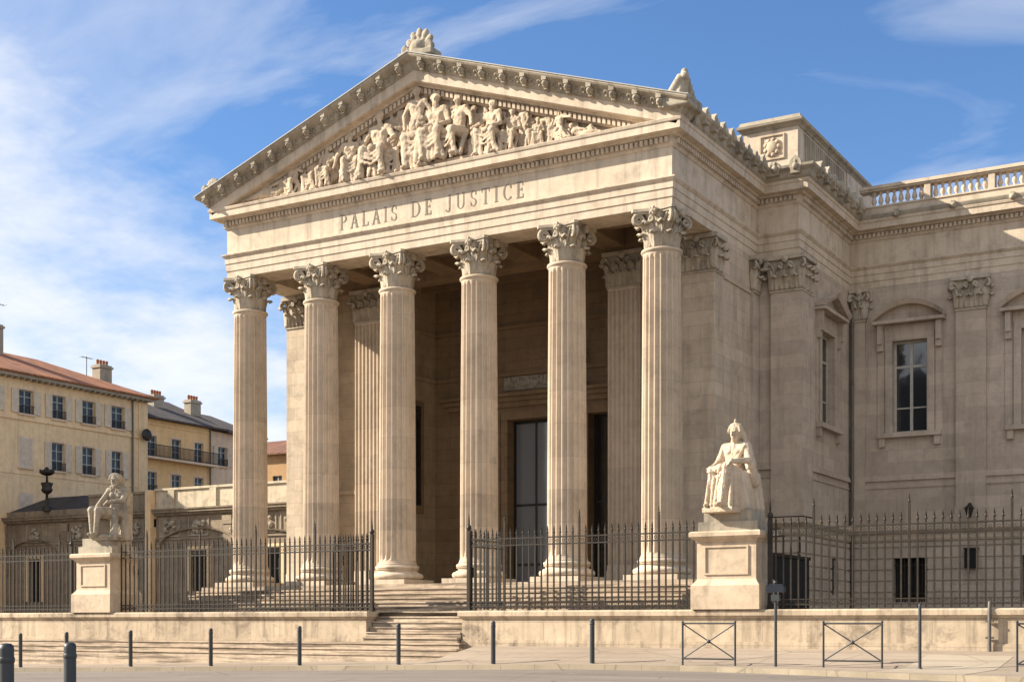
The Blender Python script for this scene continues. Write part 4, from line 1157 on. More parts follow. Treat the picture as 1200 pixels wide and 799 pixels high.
# plain body of the building behind (closes the volume)
mb = MB(); mb.box((BUL, 46.55, .2), (UC - 4.9, 70, 15.0)); mb.box((UC + 4.9, 46.55, .2), (BU - .75, 70, 15.0)); mb.box((UC - 4.905, 53, .2), (UC + 4.905, 70, 14.995)); mb.box((UC - 4.904, 46.52, 13.5), (UC + 4.904, 53.01, 14.99)); mb.box((BUL, 46.0, .2), (UL + .3, 46.56, 14.4))
mb.box((BU - .76, 52.4, 0.2), (6, 70, 15.0)); mb.box((BU - .75, 46.2, 14.42), (BU - .01, 52.41, 15.05)); mb.box((BU - .74, 51.8, 14.43), (6, 52.4, 15.04))
mb.box((UR - .3, 45.75, 13.6), (BU - .3, 46.5, 15.0))
mb.build('rear_body', 'limewing', court)
# attic
mb = MB(); ZT = 17.40
mb.box((BUL, 46.9, 14.9), (-17.35, 58, 17.1))
mb.box((-17.38, 46.25, 14.95), (-15.38, 56, ZT))
mb.box((-17.45, 46.19, 14.96), (-15.32, 56.05, 15.95)); 
wbox(mb, 'u', -15.38, 52.0, 54.3, 15.9, ZT - .05, 0, .06); 
at = mb.build('attic', 'smooth', court)
mb = MB()
rect = [(-17.38, 56), (-17.38, 46.25), (-15.38, 46.25), (-15.38, 56)]
moulding(mb, rect, [(-.2, ZT - .02), (.03, ZT - .02), (.08, ZT + .06), (.20, ZT + .12), (.22, ZT + .2), (.14, ZT + .24), (.10, ZT + .36), (-.9, ZT + .40)])
mb.box((-17.3, 46.4, ZT + .1), (-15.5, 56, ZT + .41))
mb.box((BUL, 46.85, 17.1), (-17.62, 58, 17.3)); mb.build('attic_cornice', 'weather', at)
mb = MB()   # medallion panel
x0, x1, z0, z1 = -16.77, -15.86, 16.32, 17.2
for a in ((x0, x1, z0, z0 + .05), (x0, x1, z1 - .05, z1), (x0, x0 + .05, z0 + .05, z1 - .05), (x1 - .05, x1, z0 + .05, z1 - .05)): mb.box((a[0], 46.20, a[2]), (a[1], 46.27, a[3]))
mb.sph(((x0 + x1) / 2, 46.25, (z0 + z1) / 2), (.25, .12, .27), 14, 8)
for k in range(9):
    a = 2 * pi * k / 9; mb.sph(((x0 + x1) / 2 + .24 * cos(a), 46.22, (z0 + z1) / 2 + .26 * sin(a)), (.09, .06, .09), 7, 5)
mb.build('medallion', 'sculpt', at)
mb = MB(); 
y = 47.0
while y < 51.8: mb.box((-15.385, y, 16.0), (-15.345, y + .1, ZT - .1)); y += .22
mb.build('fluted_panel', 'weather', at)
# balustrade over the wing
bal = MB(); BVv = 50.95
bal.box((BU + .5, BVv, 15.10), (6, BVv + .5, 15.55)); bal.box((BU + .48, BVv - .04, 15.50), (6, BVv + .54, 15.56))
bal.box((BU + .5, BVv, 16.13), (6, BVv + .45, 16.2)); bal.box((BU + .5, BVv - .05, 16.2), (6, BVv + .5, 16.32))
bs = bal.build('balustrade', 'smooth', court)
mb = MB(); mb.lathe([(.085, 0), (.085, .05), (.05, .07), (.06, .12), (.10, .2), (.085, .3), (.045, .42), (.05, .46), (.08, .50), (.08, .57)], n=10)
bme = mb.mesh('baluster')
x = BU + 1.0; k = 0
while x < 5.8:
    if k % 9 == 8:
        mb = MB(); mb.box((x - .11, BVv + .03, 15.555), (x + .11, BVv + .42, 16.135)); mb.build('balustrade_pier', 'smooth', bs)
        x += .27
    else:
        o = bpy.data.objects.new('baluster', bme)
        if not bme.materials: bme.materials.append(M['smooth'])
        COL.objects.link(o); o.parent = bs; o.location = Vector((x, BVv + .22, 15.56)) - ORG[bs]; x += .25
    k += 1
# downpipe
mb = MB(); mb.tube([(BU + .14, WV - .14, .3), (BU + .14, WV - .14, 12.5)], .065, 8)
for z in (2.5, 4.6, 6.8, 9.0, 11.2): mb.tube([(BU + .14, WV - .14, z), (BU + .14, WV - .14, z + .06)], .085, 8)
mb.build('downpipe', 'pipe', court)

# dark hoarding beside the portico
o = thing('metal_shed', (-14.9, 43.2, .28), 'low black metal shed behind the railing beside the portico flank', 'shed')
mb = MB(); mb.box((-15.0, 41.2, .28), (-14.6, 45.1, 2.1)); mb.build('body', 'void', o); mb = MB(); mb.box((-15.04, 41.15, 2.1), (-14.55, 45.14, 2.2)); mb.build('lid', 'iron', o)

# ------------------------------------------------------------------ street wall, pedestals, statues
def low_wall(u0, u1, label, ends):
    t = thing('low_stone_wall', ((u0 + u1) / 2, 34.6, -1.6), label, 'low wall')
    mb = MB(); mb.box((u0, 34.38, -2.4), (u1, 34.92, .14)); mb.box((u0 + .001, 34.33, -2.41), (u1 + (.04 if ends else 0), 34.385, -.52)); mb.build('wall_body', 'wallst', t)
    mb = MB(); moulding(mb, [(u0, 34.92), (u0, 34.38), (u1, 34.38), (u1, 34.92)], [(-.1, .10), (.03, .10), (.06, .15), (.10, .18), (.10, .30), (.06, .34), (-.2, .345)])
    mb.box((u0 + .05, 34.45, .12), (u1 - .05, 34.97, .343)); mb.build('coping', 'wallst', t)
low_wall(-75, -25.30, 'long low stone wall left of the gate, above the street steps', True)
low_wall(-21.77, 12, 'long low stone wall right of the gate, standing on the sloping pavement', False)

def pedestal(uc, label):
    t = thing('statue_pedestal', (uc, 35.0, .345), label, 'pedestal', 'pedestals carrying the seated statues')
    v0, v1 = 34.22, 35.75; W_ = .97
    mb = MB(); mb.box((uc - W_, v0, .346), (uc + W_, v1, .98))
    pr = [(0, .98), (0, .985), (-.03, 1.02), (-.10, 1.10), (-.13, 1.16), (-.5, 1.16)]
    moulding(mb, [(uc - W_, v1), (uc - W_, v0), (uc + W_, v0), (uc + W_, v1)], pr)
    mb.box((uc - W_ + .13, v0 + .13, .99), (uc + W_ - .13, v1 - .1, 2.2)); die = mb.build('die', 'sculpt', t)
    mb = MB(); x0, x1, z0, z1 = uc - .58, uc + .58, 1.32, 2.0; y = v0 + .13
    for a in ((x0 - .05, x1 + .05, z0 - .05, z0), (x0 - .05, x1 + .05, z1, z1 + .05), (x0 - .05, x0, z0, z1), (x1, x1 + .05, z0, z1)): mb.box((a[0], y - .035, a[2]), (a[1], y + .01, a[3]))
    mb.build('panel', 'sculpt', t)
    mb = MB(); c_ = [(uc - W_ + .13, v1 - .1), (uc - W_ + .13, v0 + .13), (uc + W_ - .13, v0 + .13), (uc + W_ - .13, v1 - .1)]
    moulding(mb, c_, [(-.3, 2.15), (.02, 2.15), (.04, 2.2), (.12, 2.24), (.17, 2.30), (.17, 2.40), (.13, 2.44), (-.4, 2.45)]); mb.box((uc - .8, v0 + .2, 2.16), (uc + .8, v1 - .1, 2.448))
    mb.build('cap', 'sculpt', t)
    mb = MB(); mb.box((uc - .84, v0 + .22, 2.45), (uc + .84, v1 - .15, 2.70)); mb.box((uc - .70, v0 + .28, 2.70), (uc + .66, v1 - .2, 2.99)); mb.build('plinth', 'weather', t)
    return t
pedestal(-13.40, 'pale stone pedestal with blank panel right of the gate, below the crowned statue')
pedestal(-37.26, 'pale stone pedestal with a blank panel at the far left, below the leaning statue')

# right statue: crowned seated woman
h = 3.55
mb = MB()
J = seated(); J.update(head=(.01, -.02, .665), neck=(0, 0, .585), lel=(-.185, -.06, .40), lha=(-.14, -.22, .355), rel=(.19, -.06, .42), rha=(.12, -.24, .40),
                       lkn=(-.11, -.24, .32), rkn=(.07, -.27, .35), lft=(-.13, -.26, .05), rft=(.04, -.31, .05))
body(mb, J, h, 'full', fold=8, hands=True, seedv=5, hs=1.22)
S3 = lambda x, y, z: Vector((x * h, y * h, z * h))
mb.box(tuple(S3(-.15, -.02, 0)), tuple(S3(.17, .14, .25)))
for k in range(7):   # mantle over the right knee and down the side
    t = k / 6; chain(mb, S3(.13 + .03 * t, -.18 + .30 * t, .30), S3(.17 + .05 * sin(k * 2.0) * .3, -.16 + .34 * t, .02), .035 * h, .045 * h)
for k in range(5): chain(mb, S3(-.11 - .01 * k, -.24 + .05 * k, .31), S3(-.155 - .012 * (k % 2), -.22 + .06 * k, .04), .03 * h, .036 * h)
for s_ in (-1, 1):   # sleeves and veil
    chain(mb, S3(.12 * s_, .0, .54), S3(.18 * s_, -.02, .38), .052 * h, .058 * h); chain(mb, S3(.18 * s_, -.02, .38), S3(.20 * s_, .02, .24), .05 * h, .05 * h)
    chain(mb, S3(.05 * s_, .045, .67), S3(.08 * s_, .06, .53), .024 * h, .035 * h)
for k in range(7):
    a = pi * k / 6; mb.sph(S3(.01 + .052 * cos(a), -.02 - .035 * sin(a), .722), (.011 * h, .010 * h, .028 * h), 6, 5)
for k in range(9):   # robe folds across the chest and lap
    t = k / 8; chain(mb, S3(-.10 + .06 * t, -.045, .54), S3(-.02 + .10 * t, -.085 - .01 * (k % 2), .33), .016 * h, .020 * h)
    chain(mb, S3(.12 - .05 * t, -.045, .54), S3(.02 - .06 * t, -.085, .37), .015 * h, .017 * h)
chain(mb, S3(.09, -.20, .28), S3(.10, -.20, .03), .055 * h, .06 * h); chain(mb, S3(.02, -.20, .28), S3(.0, -.22, .03), .055 * h, .06 * h)
for k in range(6):
    t = k / 5; chain(mb, S3(-.15 + .02 * k, -.05 - .02 * k, .36), S3(-.05 + .03 * k, -.27, .33 - .015 * k), .022 * h, .020 * h)
    chain(mb, S3(-.13 + .05 * k, -.255, .30), S3(-.14 + .052 * k + .01 * (k % 2), -.30, .03), .017 * h, .026 * h)
mb.sph(S3(.01, .02, .67), (.062 * h, .055 * h, .062 * h))
mb.sph(S3(.01, -.03, .755), (.016 * h, .014 * h, .035 * h), 8, 6)
mb.box(tuple(S3(-.17, -.33, -.03)), tuple(S3(.17, .14, .012)))
me = remeshed(mb, .017, 1, 'seated_statue', disp=(.07, .022))
hh = 2.60 / (.795 * h)
me.transform(Matrix.Translation((-13.42, 35.15, 3.02)) @ Matrix.Rotation(radians(-8), 4, 'Z') @ Matrix.Scale(hh * .97, 4) @ Matrix.Scale(.85, 4, (1, 0, 0)))
tag(link('seated_statue', me, 'sculpt', None, org=(-13.42, 35.0, 2.99)), 'sunlit stone statue of crowned seated woman in robes, on pedestal right of the gate', 'statue', 'seated stone statues flanking the entrance')

# left statue: bare-chested figure, legs turned to the left, mantle falling at the back
mb = MB()
J = seated(); J.update(head=(.03, -.05, .66), neck=(.03, .0, .585), chest=(.04, .0, .48), waist=(.03, .01, .38), lsh=(-.07, -.02, .54), rsh=(.145, .0, .54),
                       lel=(-.13, -.10, .42), lha=(-.19, -.16, .31), rel=(.16, -.10, .42), rha=(.05, -.20, .40),
                       lhip=(-.03, -.02, .28), lkn=(-.20, -.20, .31), lft=(-.19, -.20, .05), rhip=(.07, -.03, .28), rkn=(-.06, -.27, .30), rft=(-.10, -.26, .05))
body(mb, J, h, None, hair=1, beard=True, hands=True, seedv=9, hs=1.2)
mb.sph(S3(.03, 0, .70), (.055 * h, .06 * h, .045 * h)); 
for k in range(9):
    t = k / 8; chain(mb, S3(.12 + .04 * sin(k * 1.7) * .5, .02 + .02 * k * .5, .56 - .06 * t), S3(.13 + .025 * sin(k * 2.3), -.06 + .17 * t, .0), .030 * h, .036 * h)
for k in range(4): chain(mb, S3(.06, -.06 - .02 * k, .30), S3(.08 + .02 * k, -.20, .02), .04 * h, .03 * h)
chain(mb, S3(.03, .04, .68), S3(.12, .06, .5), .05 * h, .05 * h)
mb.box(tuple(S3(-.08, .0, 0)), tuple(S3(.12, .12, .22)))
for k in range(10): mb.sph(S3(-.15 + .03 * k, -.2 + .05 * (k % 4), .01), (.07 * h, .07 * h, .03 * h))
mb.box(tuple(S3(-.17, -.24, -.03)), tuple(S3(.15, .12, .01)))
me = remeshed(mb, .017, 1, 'seated_statue', disp=(.07, .022)); hh = 2.35 / (.75 * h)
me.transform(Matrix.Translation((-36.98, 35.15, 3.0)) @ Matrix.Rotation(radians(14), 4, 'Z') @ Matrix.Scale(hh, 4) @ Matrix.Scale(.94, 4, (1, 0, 0)))
tag(link('seated_statue', me, 'weather', None, org=(-37.12, 35.0, 2.99)), 'weathered stone statue of bare-chested figure leaning on its knee, on far left pedestal', 'statue', 'seated stone statues flanking the entrance')

# ------------------------------------------------------------------ railings
def railing_parts(t, L, sp=.205, tall=None, zb=.0):
    """railing along +x from 0 to L, base z = zb"""
    pk = MB(); n = int(L / sp)
    for i in range(n + 1):
        x = i * L / n; r = .020; top = 2.36 + (.0 if i % 2 else .0)
        if tall and i % tall == tall // 2: top = 2.80; r = .026
        pk.box((x - r, -r, zb + .03), (x + r, r, zb + top - .14))
        pk.lathe([(.012, 0), (.045, .05), (.018, .08), (.03, .11), (.002, .26)], c=(x, 0, zb + top - .15), n=6, cap=False)
    pk.build('picket_panel', 'iron', t)
    for z, hh_ in ((.10, .04), (.24, .03), (1.90, .04), (2.10, .04)):
        rb = MB(); rb.box((0, -.024, zb + z), (L, .024, zb + z + hh_)); rb.build('rail', 'iron', t)
    sc = MB()
    for i in range(n):
        x = (i + .5) * L / n
        for zc_, rr in ((.185, .042), (2.02, .04)):
            sc.tube([(x + rr * cos(2 * pi * k / 8), 0, zb + zc_ + rr * sin(2 * pi * k / 8)) for k in range(9)], .009, 4, cap=False)
    rb_ = sc.build('ring_band', 'iron', t)
    if n > 50: rb_['kind'] = 'stuff'
def post_mb(x, y, zb, h_, r=.05, ball=True):
    p = MB(); p.box((x - r, y - r, zb), (x + r, y + r, zb + h_)); p.box((x - r * 1.5, y - r * 1.5, zb), (x + r * 1.5, y + r * 1.5, zb + .12))
    if ball: p.sph((x, y, zb + h_ + .08), (.08, .08, .1), 8, 6); p.lathe([(.03, 0), (.035, .1), (.0, .42)], c=(x, y, zb + h_ + .14), n=6, cap=False)
    return p
VFn = 34.66
def railing(u0, u1, label, tall=None):
    t = thing('iron_railing', (u0, VFn, .345), label, 'railing', 'spiked iron railings on the low stone wall')
    railing_parts(t, u1 - u0, tall=tall); 
    return t
def reorg(t): ORG[t] = Vector((0, 0, 0))
_thing = thing
def railing(u0, u1, label, tall=None, posts=(), rot=0):
    t = _thing('iron_railing', (u0, VFn, .345), label, 'railing', 'spiked iron railings on the low stone wall'); reorg(t)
    railing_parts(t, u1 - u0, tall=tall)
    for x, hh_ in posts: post_mb(x, 0, 0, hh_).build('post', 'iron', t)
    return t
railing(-75, -38.30, 'spiked iron railing at the far left, running out of the picture behind the left pedestal', tall=12, posts=((36.3, 2.4),))
railing(-36.18, -25.28, 'spiked iron railing between the left pedestal and the open gate', tall=12, posts=((10.90, 2.4),))
railing(-21.70, -14.46, 'spiked iron railing between the open gate and the right pedestal', tall=12, posts=((0, 2.4),))
railing(-12.33, 11.5, 'spiked iron railing right of the right pedestal, in front of the shaded wing', tall=12, posts=((0.05, 2.4),))
def gate_leaf(loc, ang, L, label):
    t = _thing('gate_leaf', loc, label, 'gate', 'leaves of the open iron gate'); reorg(t)
    railing_parts(t, L); post_mb(L, 0, 0, 2.15, .03, False).build('stile', 'iron', t)
    bx = MB(); bx.box((.0, -.04, 1.0), (.12, .04, 1.3)); bx.build('lock_plate', 'iron', t)
    t.rotation_euler = (0, 0, ang); return t
gate_leaf((-21.66, VFn + .1, .345), radians(86), 1.72, 'open right leaf of the iron gate, swung back behind the railing')
gate_leaf((-25.34, VFn + .12, .345), radians(172), 1.72, 'open left leaf of the iron gate, folded behind the railing left of the gap')

# ------------------------------------------------------------------ bollards, barriers, posts
def bollard_proto(h_=1.16, r=.062):
    t = _thing('bollard', (0, 0, 0), 'x', 'bollard'); reorg(t)
    mb = MB(); mb.lathe([(r, -.35), (r, h_ - .06), (r * .96, h_ - .03), (r * .7, h_ - .006), (.0, h_)], n=16, cap=False); mb.build('post', 'steel', t)
    mb = MB(); mb.lathe([(r * 1.04, h_ - .16), (r * 1.1, h_ - .15), (r * 1.1, h_ - .125), (r * 1.04, h_ - .115)], n=16); mb.lathe([(r * 1.35, -.02), (r * 1.35, .015), (r * 1.02, .03)], n=16); mb.build('collar', 'steel', t)
    return t
proto = bollard_proto()
def copy_tree(o, parent=None):
    c = o.copy(); COL.objects.link(c); c.parent = parent
    for ch in list(o.children): copy_tree(ch, c)
    return c
BL = ['slim grey bollard at the far left end of the row on the pavement', 'slim grey bollard just behind the thick near bollard, second of the pavement row',
      'slim grey bollard in front of the wall below the left pedestal', 'slim grey bollard on the pavement in front of the leftmost column',
      'slim grey bollard on the pavement in front of the second column from the left', 'slim grey bollard standing in front of the gate steps',
      'slim grey bollard just right of the gate steps', 'slim grey bollard nearest the crossed barriers, in front of the fifth column']
for i, (x, y) in enumerate(((24, 780), (78, 781), (153, 781), (247, 781), (351, 781), (467, 780), (578, 776), (694, 777))):
    u = ux(x, 31.2); o = proto if i == 0 else copy_tree(proto)
    o.location = (u, 31.2, zpave(u, 31.2) - .01); o['label'] = BL[i]; o['group'] = 'bollards along the pavement edge'
def near(x, dd, zt):
    r = (x - 600) / 1597.03 * dd; return (r * cos(TH) - dd * sin(TH), r * sin(TH) + dd * cos(TH), zt)
nb = _thing('bollard', (0, 0, 0), 'x', 'bollard'); reorg(nb)
mb = MB(); r = .056; h_ = 1.16
mb.lathe([(r, -.3), (r, h_ - .05), (r * .95, h_ - .02), (r * .6, h_ - .004), (0, h_)], n=24, cap=False); mb.build('post', 'steel', nb)
mb = MB(); mb.lathe([(r * 1.03, h_ - .15), (r * 1.1, h_ - .14), (r * 1.1, h_ - .115), (r * 1.03, h_ - .105)], n=24); mb.lathe([(r * 1.4, -.03), (r * 1.4, .02), (r * 1.02, .03)], n=24); mb.build('collar', 'steel', nb)
for i, (x, dd, yt, lb) in enumerate(((82, 12.6, 752, 'thick grey bollard in the near foreground, inner one of the pair at lower left'), (7.5, 10.3, 753, 'thick grey bollard in the near foreground at the lower left edge'))):
    o = nb if i == 0 else copy_tree(nb)
    zt = -(yt - 728.65) / 1597.03 * dd; p = near(x, dd, zt - 1.16); o.location = p; o['label'] = lb; o['group'] = 'bollards in the near foreground'
# paving under the near bollards joins the road sheet
def barrier_proto():
    t = _thing('pavement_barrier', (0, 0, 0), 'x', 'barrier'); reorg(t); L = 1.36; H = 1.05; r = .024
    for x in (0, L):
        mb = MB(); mb.tube([(x, 0, -.2), (x, 0, H)], r, 8); mb.sph((x, 0, H + .01), (.032, .032, .025), 8, 5); mb.build('leg', 'steel', t)
    for z in (.16, H - .03):
        mb = MB(); mb.tube([(0, 0, z), (L, 0, z)], r * .85, 8); mb.build('rail', 'steel', t)
    mb = MB(); mb.tube([(.02, .0, .17), (L - .02, .0, H - .05)], r * .65, 6); mb.tube([(.02, .012, H - .05), (L - .02, .012, .17)], r * .65, 6); mb.sph((L / 2, 0, (H + .12) / 2), (.05, .035, .05), 8, 6); mb.build('cross_brace', 'steel', t)
    return t
bp_ = barrier_proto()
for i, (x, lb) in enumerate(((800, 'grey crossed-tube barrier on the pavement below the right pedestal'), (965, 'grey crossed-tube barrier right of the street-name post, middle one of three'), (1192, 'grey crossed-tube barrier cut by the right edge of the picture'))):
    vv = 31.0 if i < 2 else 30.3; u = ux(x, vv); o = bp_ if i == 0 else copy_tree(bp_); o.location = (u, vv, zpave(u, vv)); o['label'] = lb; o['group'] = 'crossed barriers on the pavement'
u = ux(909, 31.0); t = thing('sign_post', (u, 31, zpave(u, 31)), 'thin grey post carrying a small dark sign plate, between two crossed barriers', 'sign post')
z0 = zpave(u, 31); mb = MB(); mb.tube([(u, 31, z0 - .2), (u, 31, z0 + 1.78)], .033, 10); mb.build('post', 'steel', t)
mb = MB(); mb.box((u - .22, 30.93, z0 + 1.76), (u + .22, 31.09, z0 + 1.90)); mb.box((u - .16, 30.95, z0 + 1.90), (u + .18, 31.07, z0 + 1.95)); mb.sph((u, 31, z0 + 1.98), (.05, .05, .06)); mb.build('sign_plate', 'sign', t)
mb = MB(); mb.box((u - .10, 30.95, z0 + 1.55), (u + .10, 31.05, z0 + 1.70)); mb.build('sign_bracket', 'steel', t)
u = ux(1078, 31.0); z0 = zpave(u, 31.0); t = thing('grey_post', (u, 31.0, z0), 'tall bare grey post on the pavement right of the middle crossed barrier', 'post')
mb = MB(); mb.lathe([(.036, -.2), (.036, 1.42), (.03, 1.46), (0, 1.47)], c=(u, 31.0, z0), n=12, cap=False); mb.build('pole', 'steel', t); mb = MB(); mb.lathe([(.06, -.02), (.06, .02), (.037, .04)], c=(u, 31.0, z0), n=12); mb.build('foot', 'steel', t)
# pipe on the wall
u = ux(1159, 34.2); t = thing('wall_pipe', (u, 34.28, -.7), 'rusty vertical pipe fixed to the low wall near the right edge', 'pipe')
mb = MB(); mb.tube([(u, 34.25, -.75), (u, 34.25, .25), (u, 34.3, .5)], .045, 8); mb.build('pipe', 'pipe', t); mb = MB(); 
for z in (-.4, .0): mb.box((u - .09, 34.22, z), (u + .09, 34.33, z + .05))
mb.build('bracket', 'pipe', t)
# wall lantern and intercom on the wing
o = thing('wall_lantern', (-10.5, 51.1, 4.2), 'small black lantern on a bracket on the shaded wing wall, above the railing', 'lantern')
mb = MB(); mb.tube([(-10.5, 51.4, 4.1), (-10.5, 50.95, 4.3), (-10.5, 50.7, 4.15)], .03, 6); mb.box((-10.6, 51.3, 3.95), (-10.4, 51.42, 4.35)); mb.build('bracket', 'iron', o)
mb = MB(); mb.lathe([(.07, -.35), (.16, -.02), (.19, 0), (.05, .14), (.02, .2)], c=(-10.5, 50.7, 4.1), n=6, sm=False); mb.build('lamp_housing', 'iron', o)
o = thing('wall_box', (-10.5, 51.25, 2.0), 'black box fixed to the basement wall below the small lantern', 'box')
mb = MB(); mb.box((-10.74, 51.05, 1.98), (-10.31, 51.36, 2.66)); mb.build('case', 'void', o); mb = MB(); mb.box((-10.78, 51.0, 2.66), (-10.27, 51.36, 2.71)); mb.build('lid', 'iron', o)

# ------------------------------------------------------------------ old low wing on the left
t = thing('annex_building', (-58, 60, .28), 'single-storey old stone annex with a parapet behind the left railing', 'building')
V0 = 60
AH = [(-57.05, -55.64, 1.83, 4.22), (-70.97, -69.77, 1.29, 4.04), (-65.4, -64.3, 1.3, 3.9), (-76.5, -75.3, 1.29, 4.04), (-51.5, -50.1, 1.83, 4.22)]
mb = MB(); wall(mb, 'v', V0, -85, -45, .2, 6.5, AH, th=.5, reveal=.4); mb.box((-85, 60.5, .2), (-45, 75, 6.9))
for u in (-62.7, -60.1, -54.0, -52.9, -47.8, -67.6, -73.2): wbox(mb, 'v', V0, u - .3, u + .3, .25, 6.2, -.01, .13); wbox(mb, 'v', V0, u - .36, u + .36, 5.7, 6.2, -.01, .18); wbox(mb, 'v', V0, u - .38, u + .38, .25, .8, -.01, .2)
wbox(mb, 'v', V0, -85, -45, 4.9, 5.02, -.01, .08)
ab = mb.build('wall', 'lowb', t)
mb = MB(); wbox(mb, 'v', V0, -60.16, -59.74, .25, 7.9, -.01, .5); mb.build('buttress', 'ochre1', t)
mb = MB()
wbox(mb, 'v', V0, -85, -45, 6.35, 6.5, -.2, .2); wbox(mb, 'v', V0, -85, -45, 6.5, 6.66, -.3, .38); wbox(mb, 'v', V0, -85, -45, 6.66, 6.74, -.3, .45); mb.build('cornice', 'lowb', t)
mb = MB(); mb.box((-59.7, 59.9, 6.73), (-45, 60.6, 7.85)); mb.box((-59.7, 59.8, 7.85), (-45, 60.7, 7.98))
x = -58.6
while x < -45.5: mb.box((x, 59.8, 6.75), (x + .5, 59.9, 7.86)); x += 3.3
mb.build('parapet', 'lowtop', t)
mb = MB(); mb.box((-65.4, 59.95, 6.72), (-60.2, 60.6, 7.75)); mb.box((-65.4, 59.85, 7.75), (-60.2, 60.7, 7.9)); mb.box((-85, 60.0, 6.73), (-65.42, 60.5, 7.1)); mb.build('parapet', 'lowb', t)
mb = MB(); mb.prism([(60.1, 7.1), (63.5, 8.35), (75, 8.4), (75, 7.0)], -85, -61, lambda x, y, k: (k, x, y)); mb.build('roof', 'slate', t)
for h_ in AH:
    mb = MB(); wbox(mb, 'v', V0, h_[0], h_[1], h_[2], h_[3], -.38, -.34); w_ = mb.build('window', 'void', t)
    f = MB(); am = (h_[0] + h_[1]) / 2
    wbox(f, 'v', V0, am - .04, am + .04, h_[2], h_[3], -.34, -.3); wbox(f, 'v', V0, h_[0], h_[1], (h_[2] + h_[3]) / 2, (h_[2] + h_[3]) / 2 + .07, -.338, -.302); f.build('window_frame', 'darkdoor', w_)
    s_ = MB(); wbox(s_, 'v', V0, h_[0] - .25, h_[0], h_[2], h_[3] + .25, -.01, .07); wbox(s_, 'v', V0, h_[1], h_[1] + .25, h_[2], h_[3] + .25, -.01, .07); wbox(s_, 'v', V0, h_[0], h_[1], h_[3], h_[3] + .25, -.01, .068); s_.build('window_surround', 'ochre1', w_)
# niches, cartouches, blind arch
mb = MB()
random.seed(5)
for u in (-61.5, -58.6, -56.3, -53.4, -51.2, -49.3, -66.5, -70.3, -74.6):
    for k in range(14): mb.sph((u + random.uniform(-.38, .38), V0 - .05, 5.62 + random.uniform(-.36, .36)), (random.uniform(.08, .2), .12, random.uniform(.08, .2)), 7, 5)
    wbox(mb, 'v', V0, u - .8, u + .8, 5.08, 5.16, -.01, .1); wbox(mb, 'v', V0, u - .8, u - .74, 5.16, 6.2, -.01, .06); wbox(mb, 'v', V0, u + .74, u + .8, 5.16, 6.2, -.01, .06)
mb.build('carved_frieze', 'weather', t)
mb = MB()
for uc_, wd in ((-56.3, 3.0), (-70.3, 2.1), (-50.8, 2.2)):
    N = 18
    for i in range(N):
        a0, a1 = pi * i / N, pi * (i + 1) / N
        def q(a, r, d): return (uc_ + r * cos(a), V0 - d, 4.45 + r * sin(a) * .35)
        mb.hexa([q(a0, wd, -.01), q(a1, wd, -.01), q(a1, wd, .22), q(a0, wd, .22), q(a0, wd + .22, -.01), q(a1, wd + .22, -.01), q(a1, wd + .22, .25), q(a0, wd + .22, .25)])
mb.build('blind_arch', 'lowb', t)

# street lantern peeping over the annex
p = near(55, 86.6, 0); t = thing('roof_lantern', (p[0], p[1], 7.05), 'dark old lantern standing on the annex roof edge in front of the tiled house', 'lantern')
zb = 7.0; c_ = (p[0], p[1], 0)
mb = MB(); mb.lathe([(.30, 7.05), (.30, 7.3), (.12, 7.4), (.08, 8.1), (.30, 8.25), (.37, 8.4), (.30, 8.55), (.38, 8.78), (.38, 8.84), (.08, 8.9), (.06, 9.3)], c=c_, n=10); mb.build('pole', 'iron', t)
mb = MB(); mb.lathe([(.06, 9.28), (.30, 9.34), (.40, 9.42), (.50, 9.5), (.42, 9.58), (.2, 9.62), (.06, 9.85)], c=c_, n=8)
for k in range(6): mb.sph((p[0] + .40 * cos(k * pi / 3), p[1] + .40 * sin(k * pi / 3), 9.6), (.08, .08, .10), 6, 5)
mb.build('lantern_head', 'iron', t)

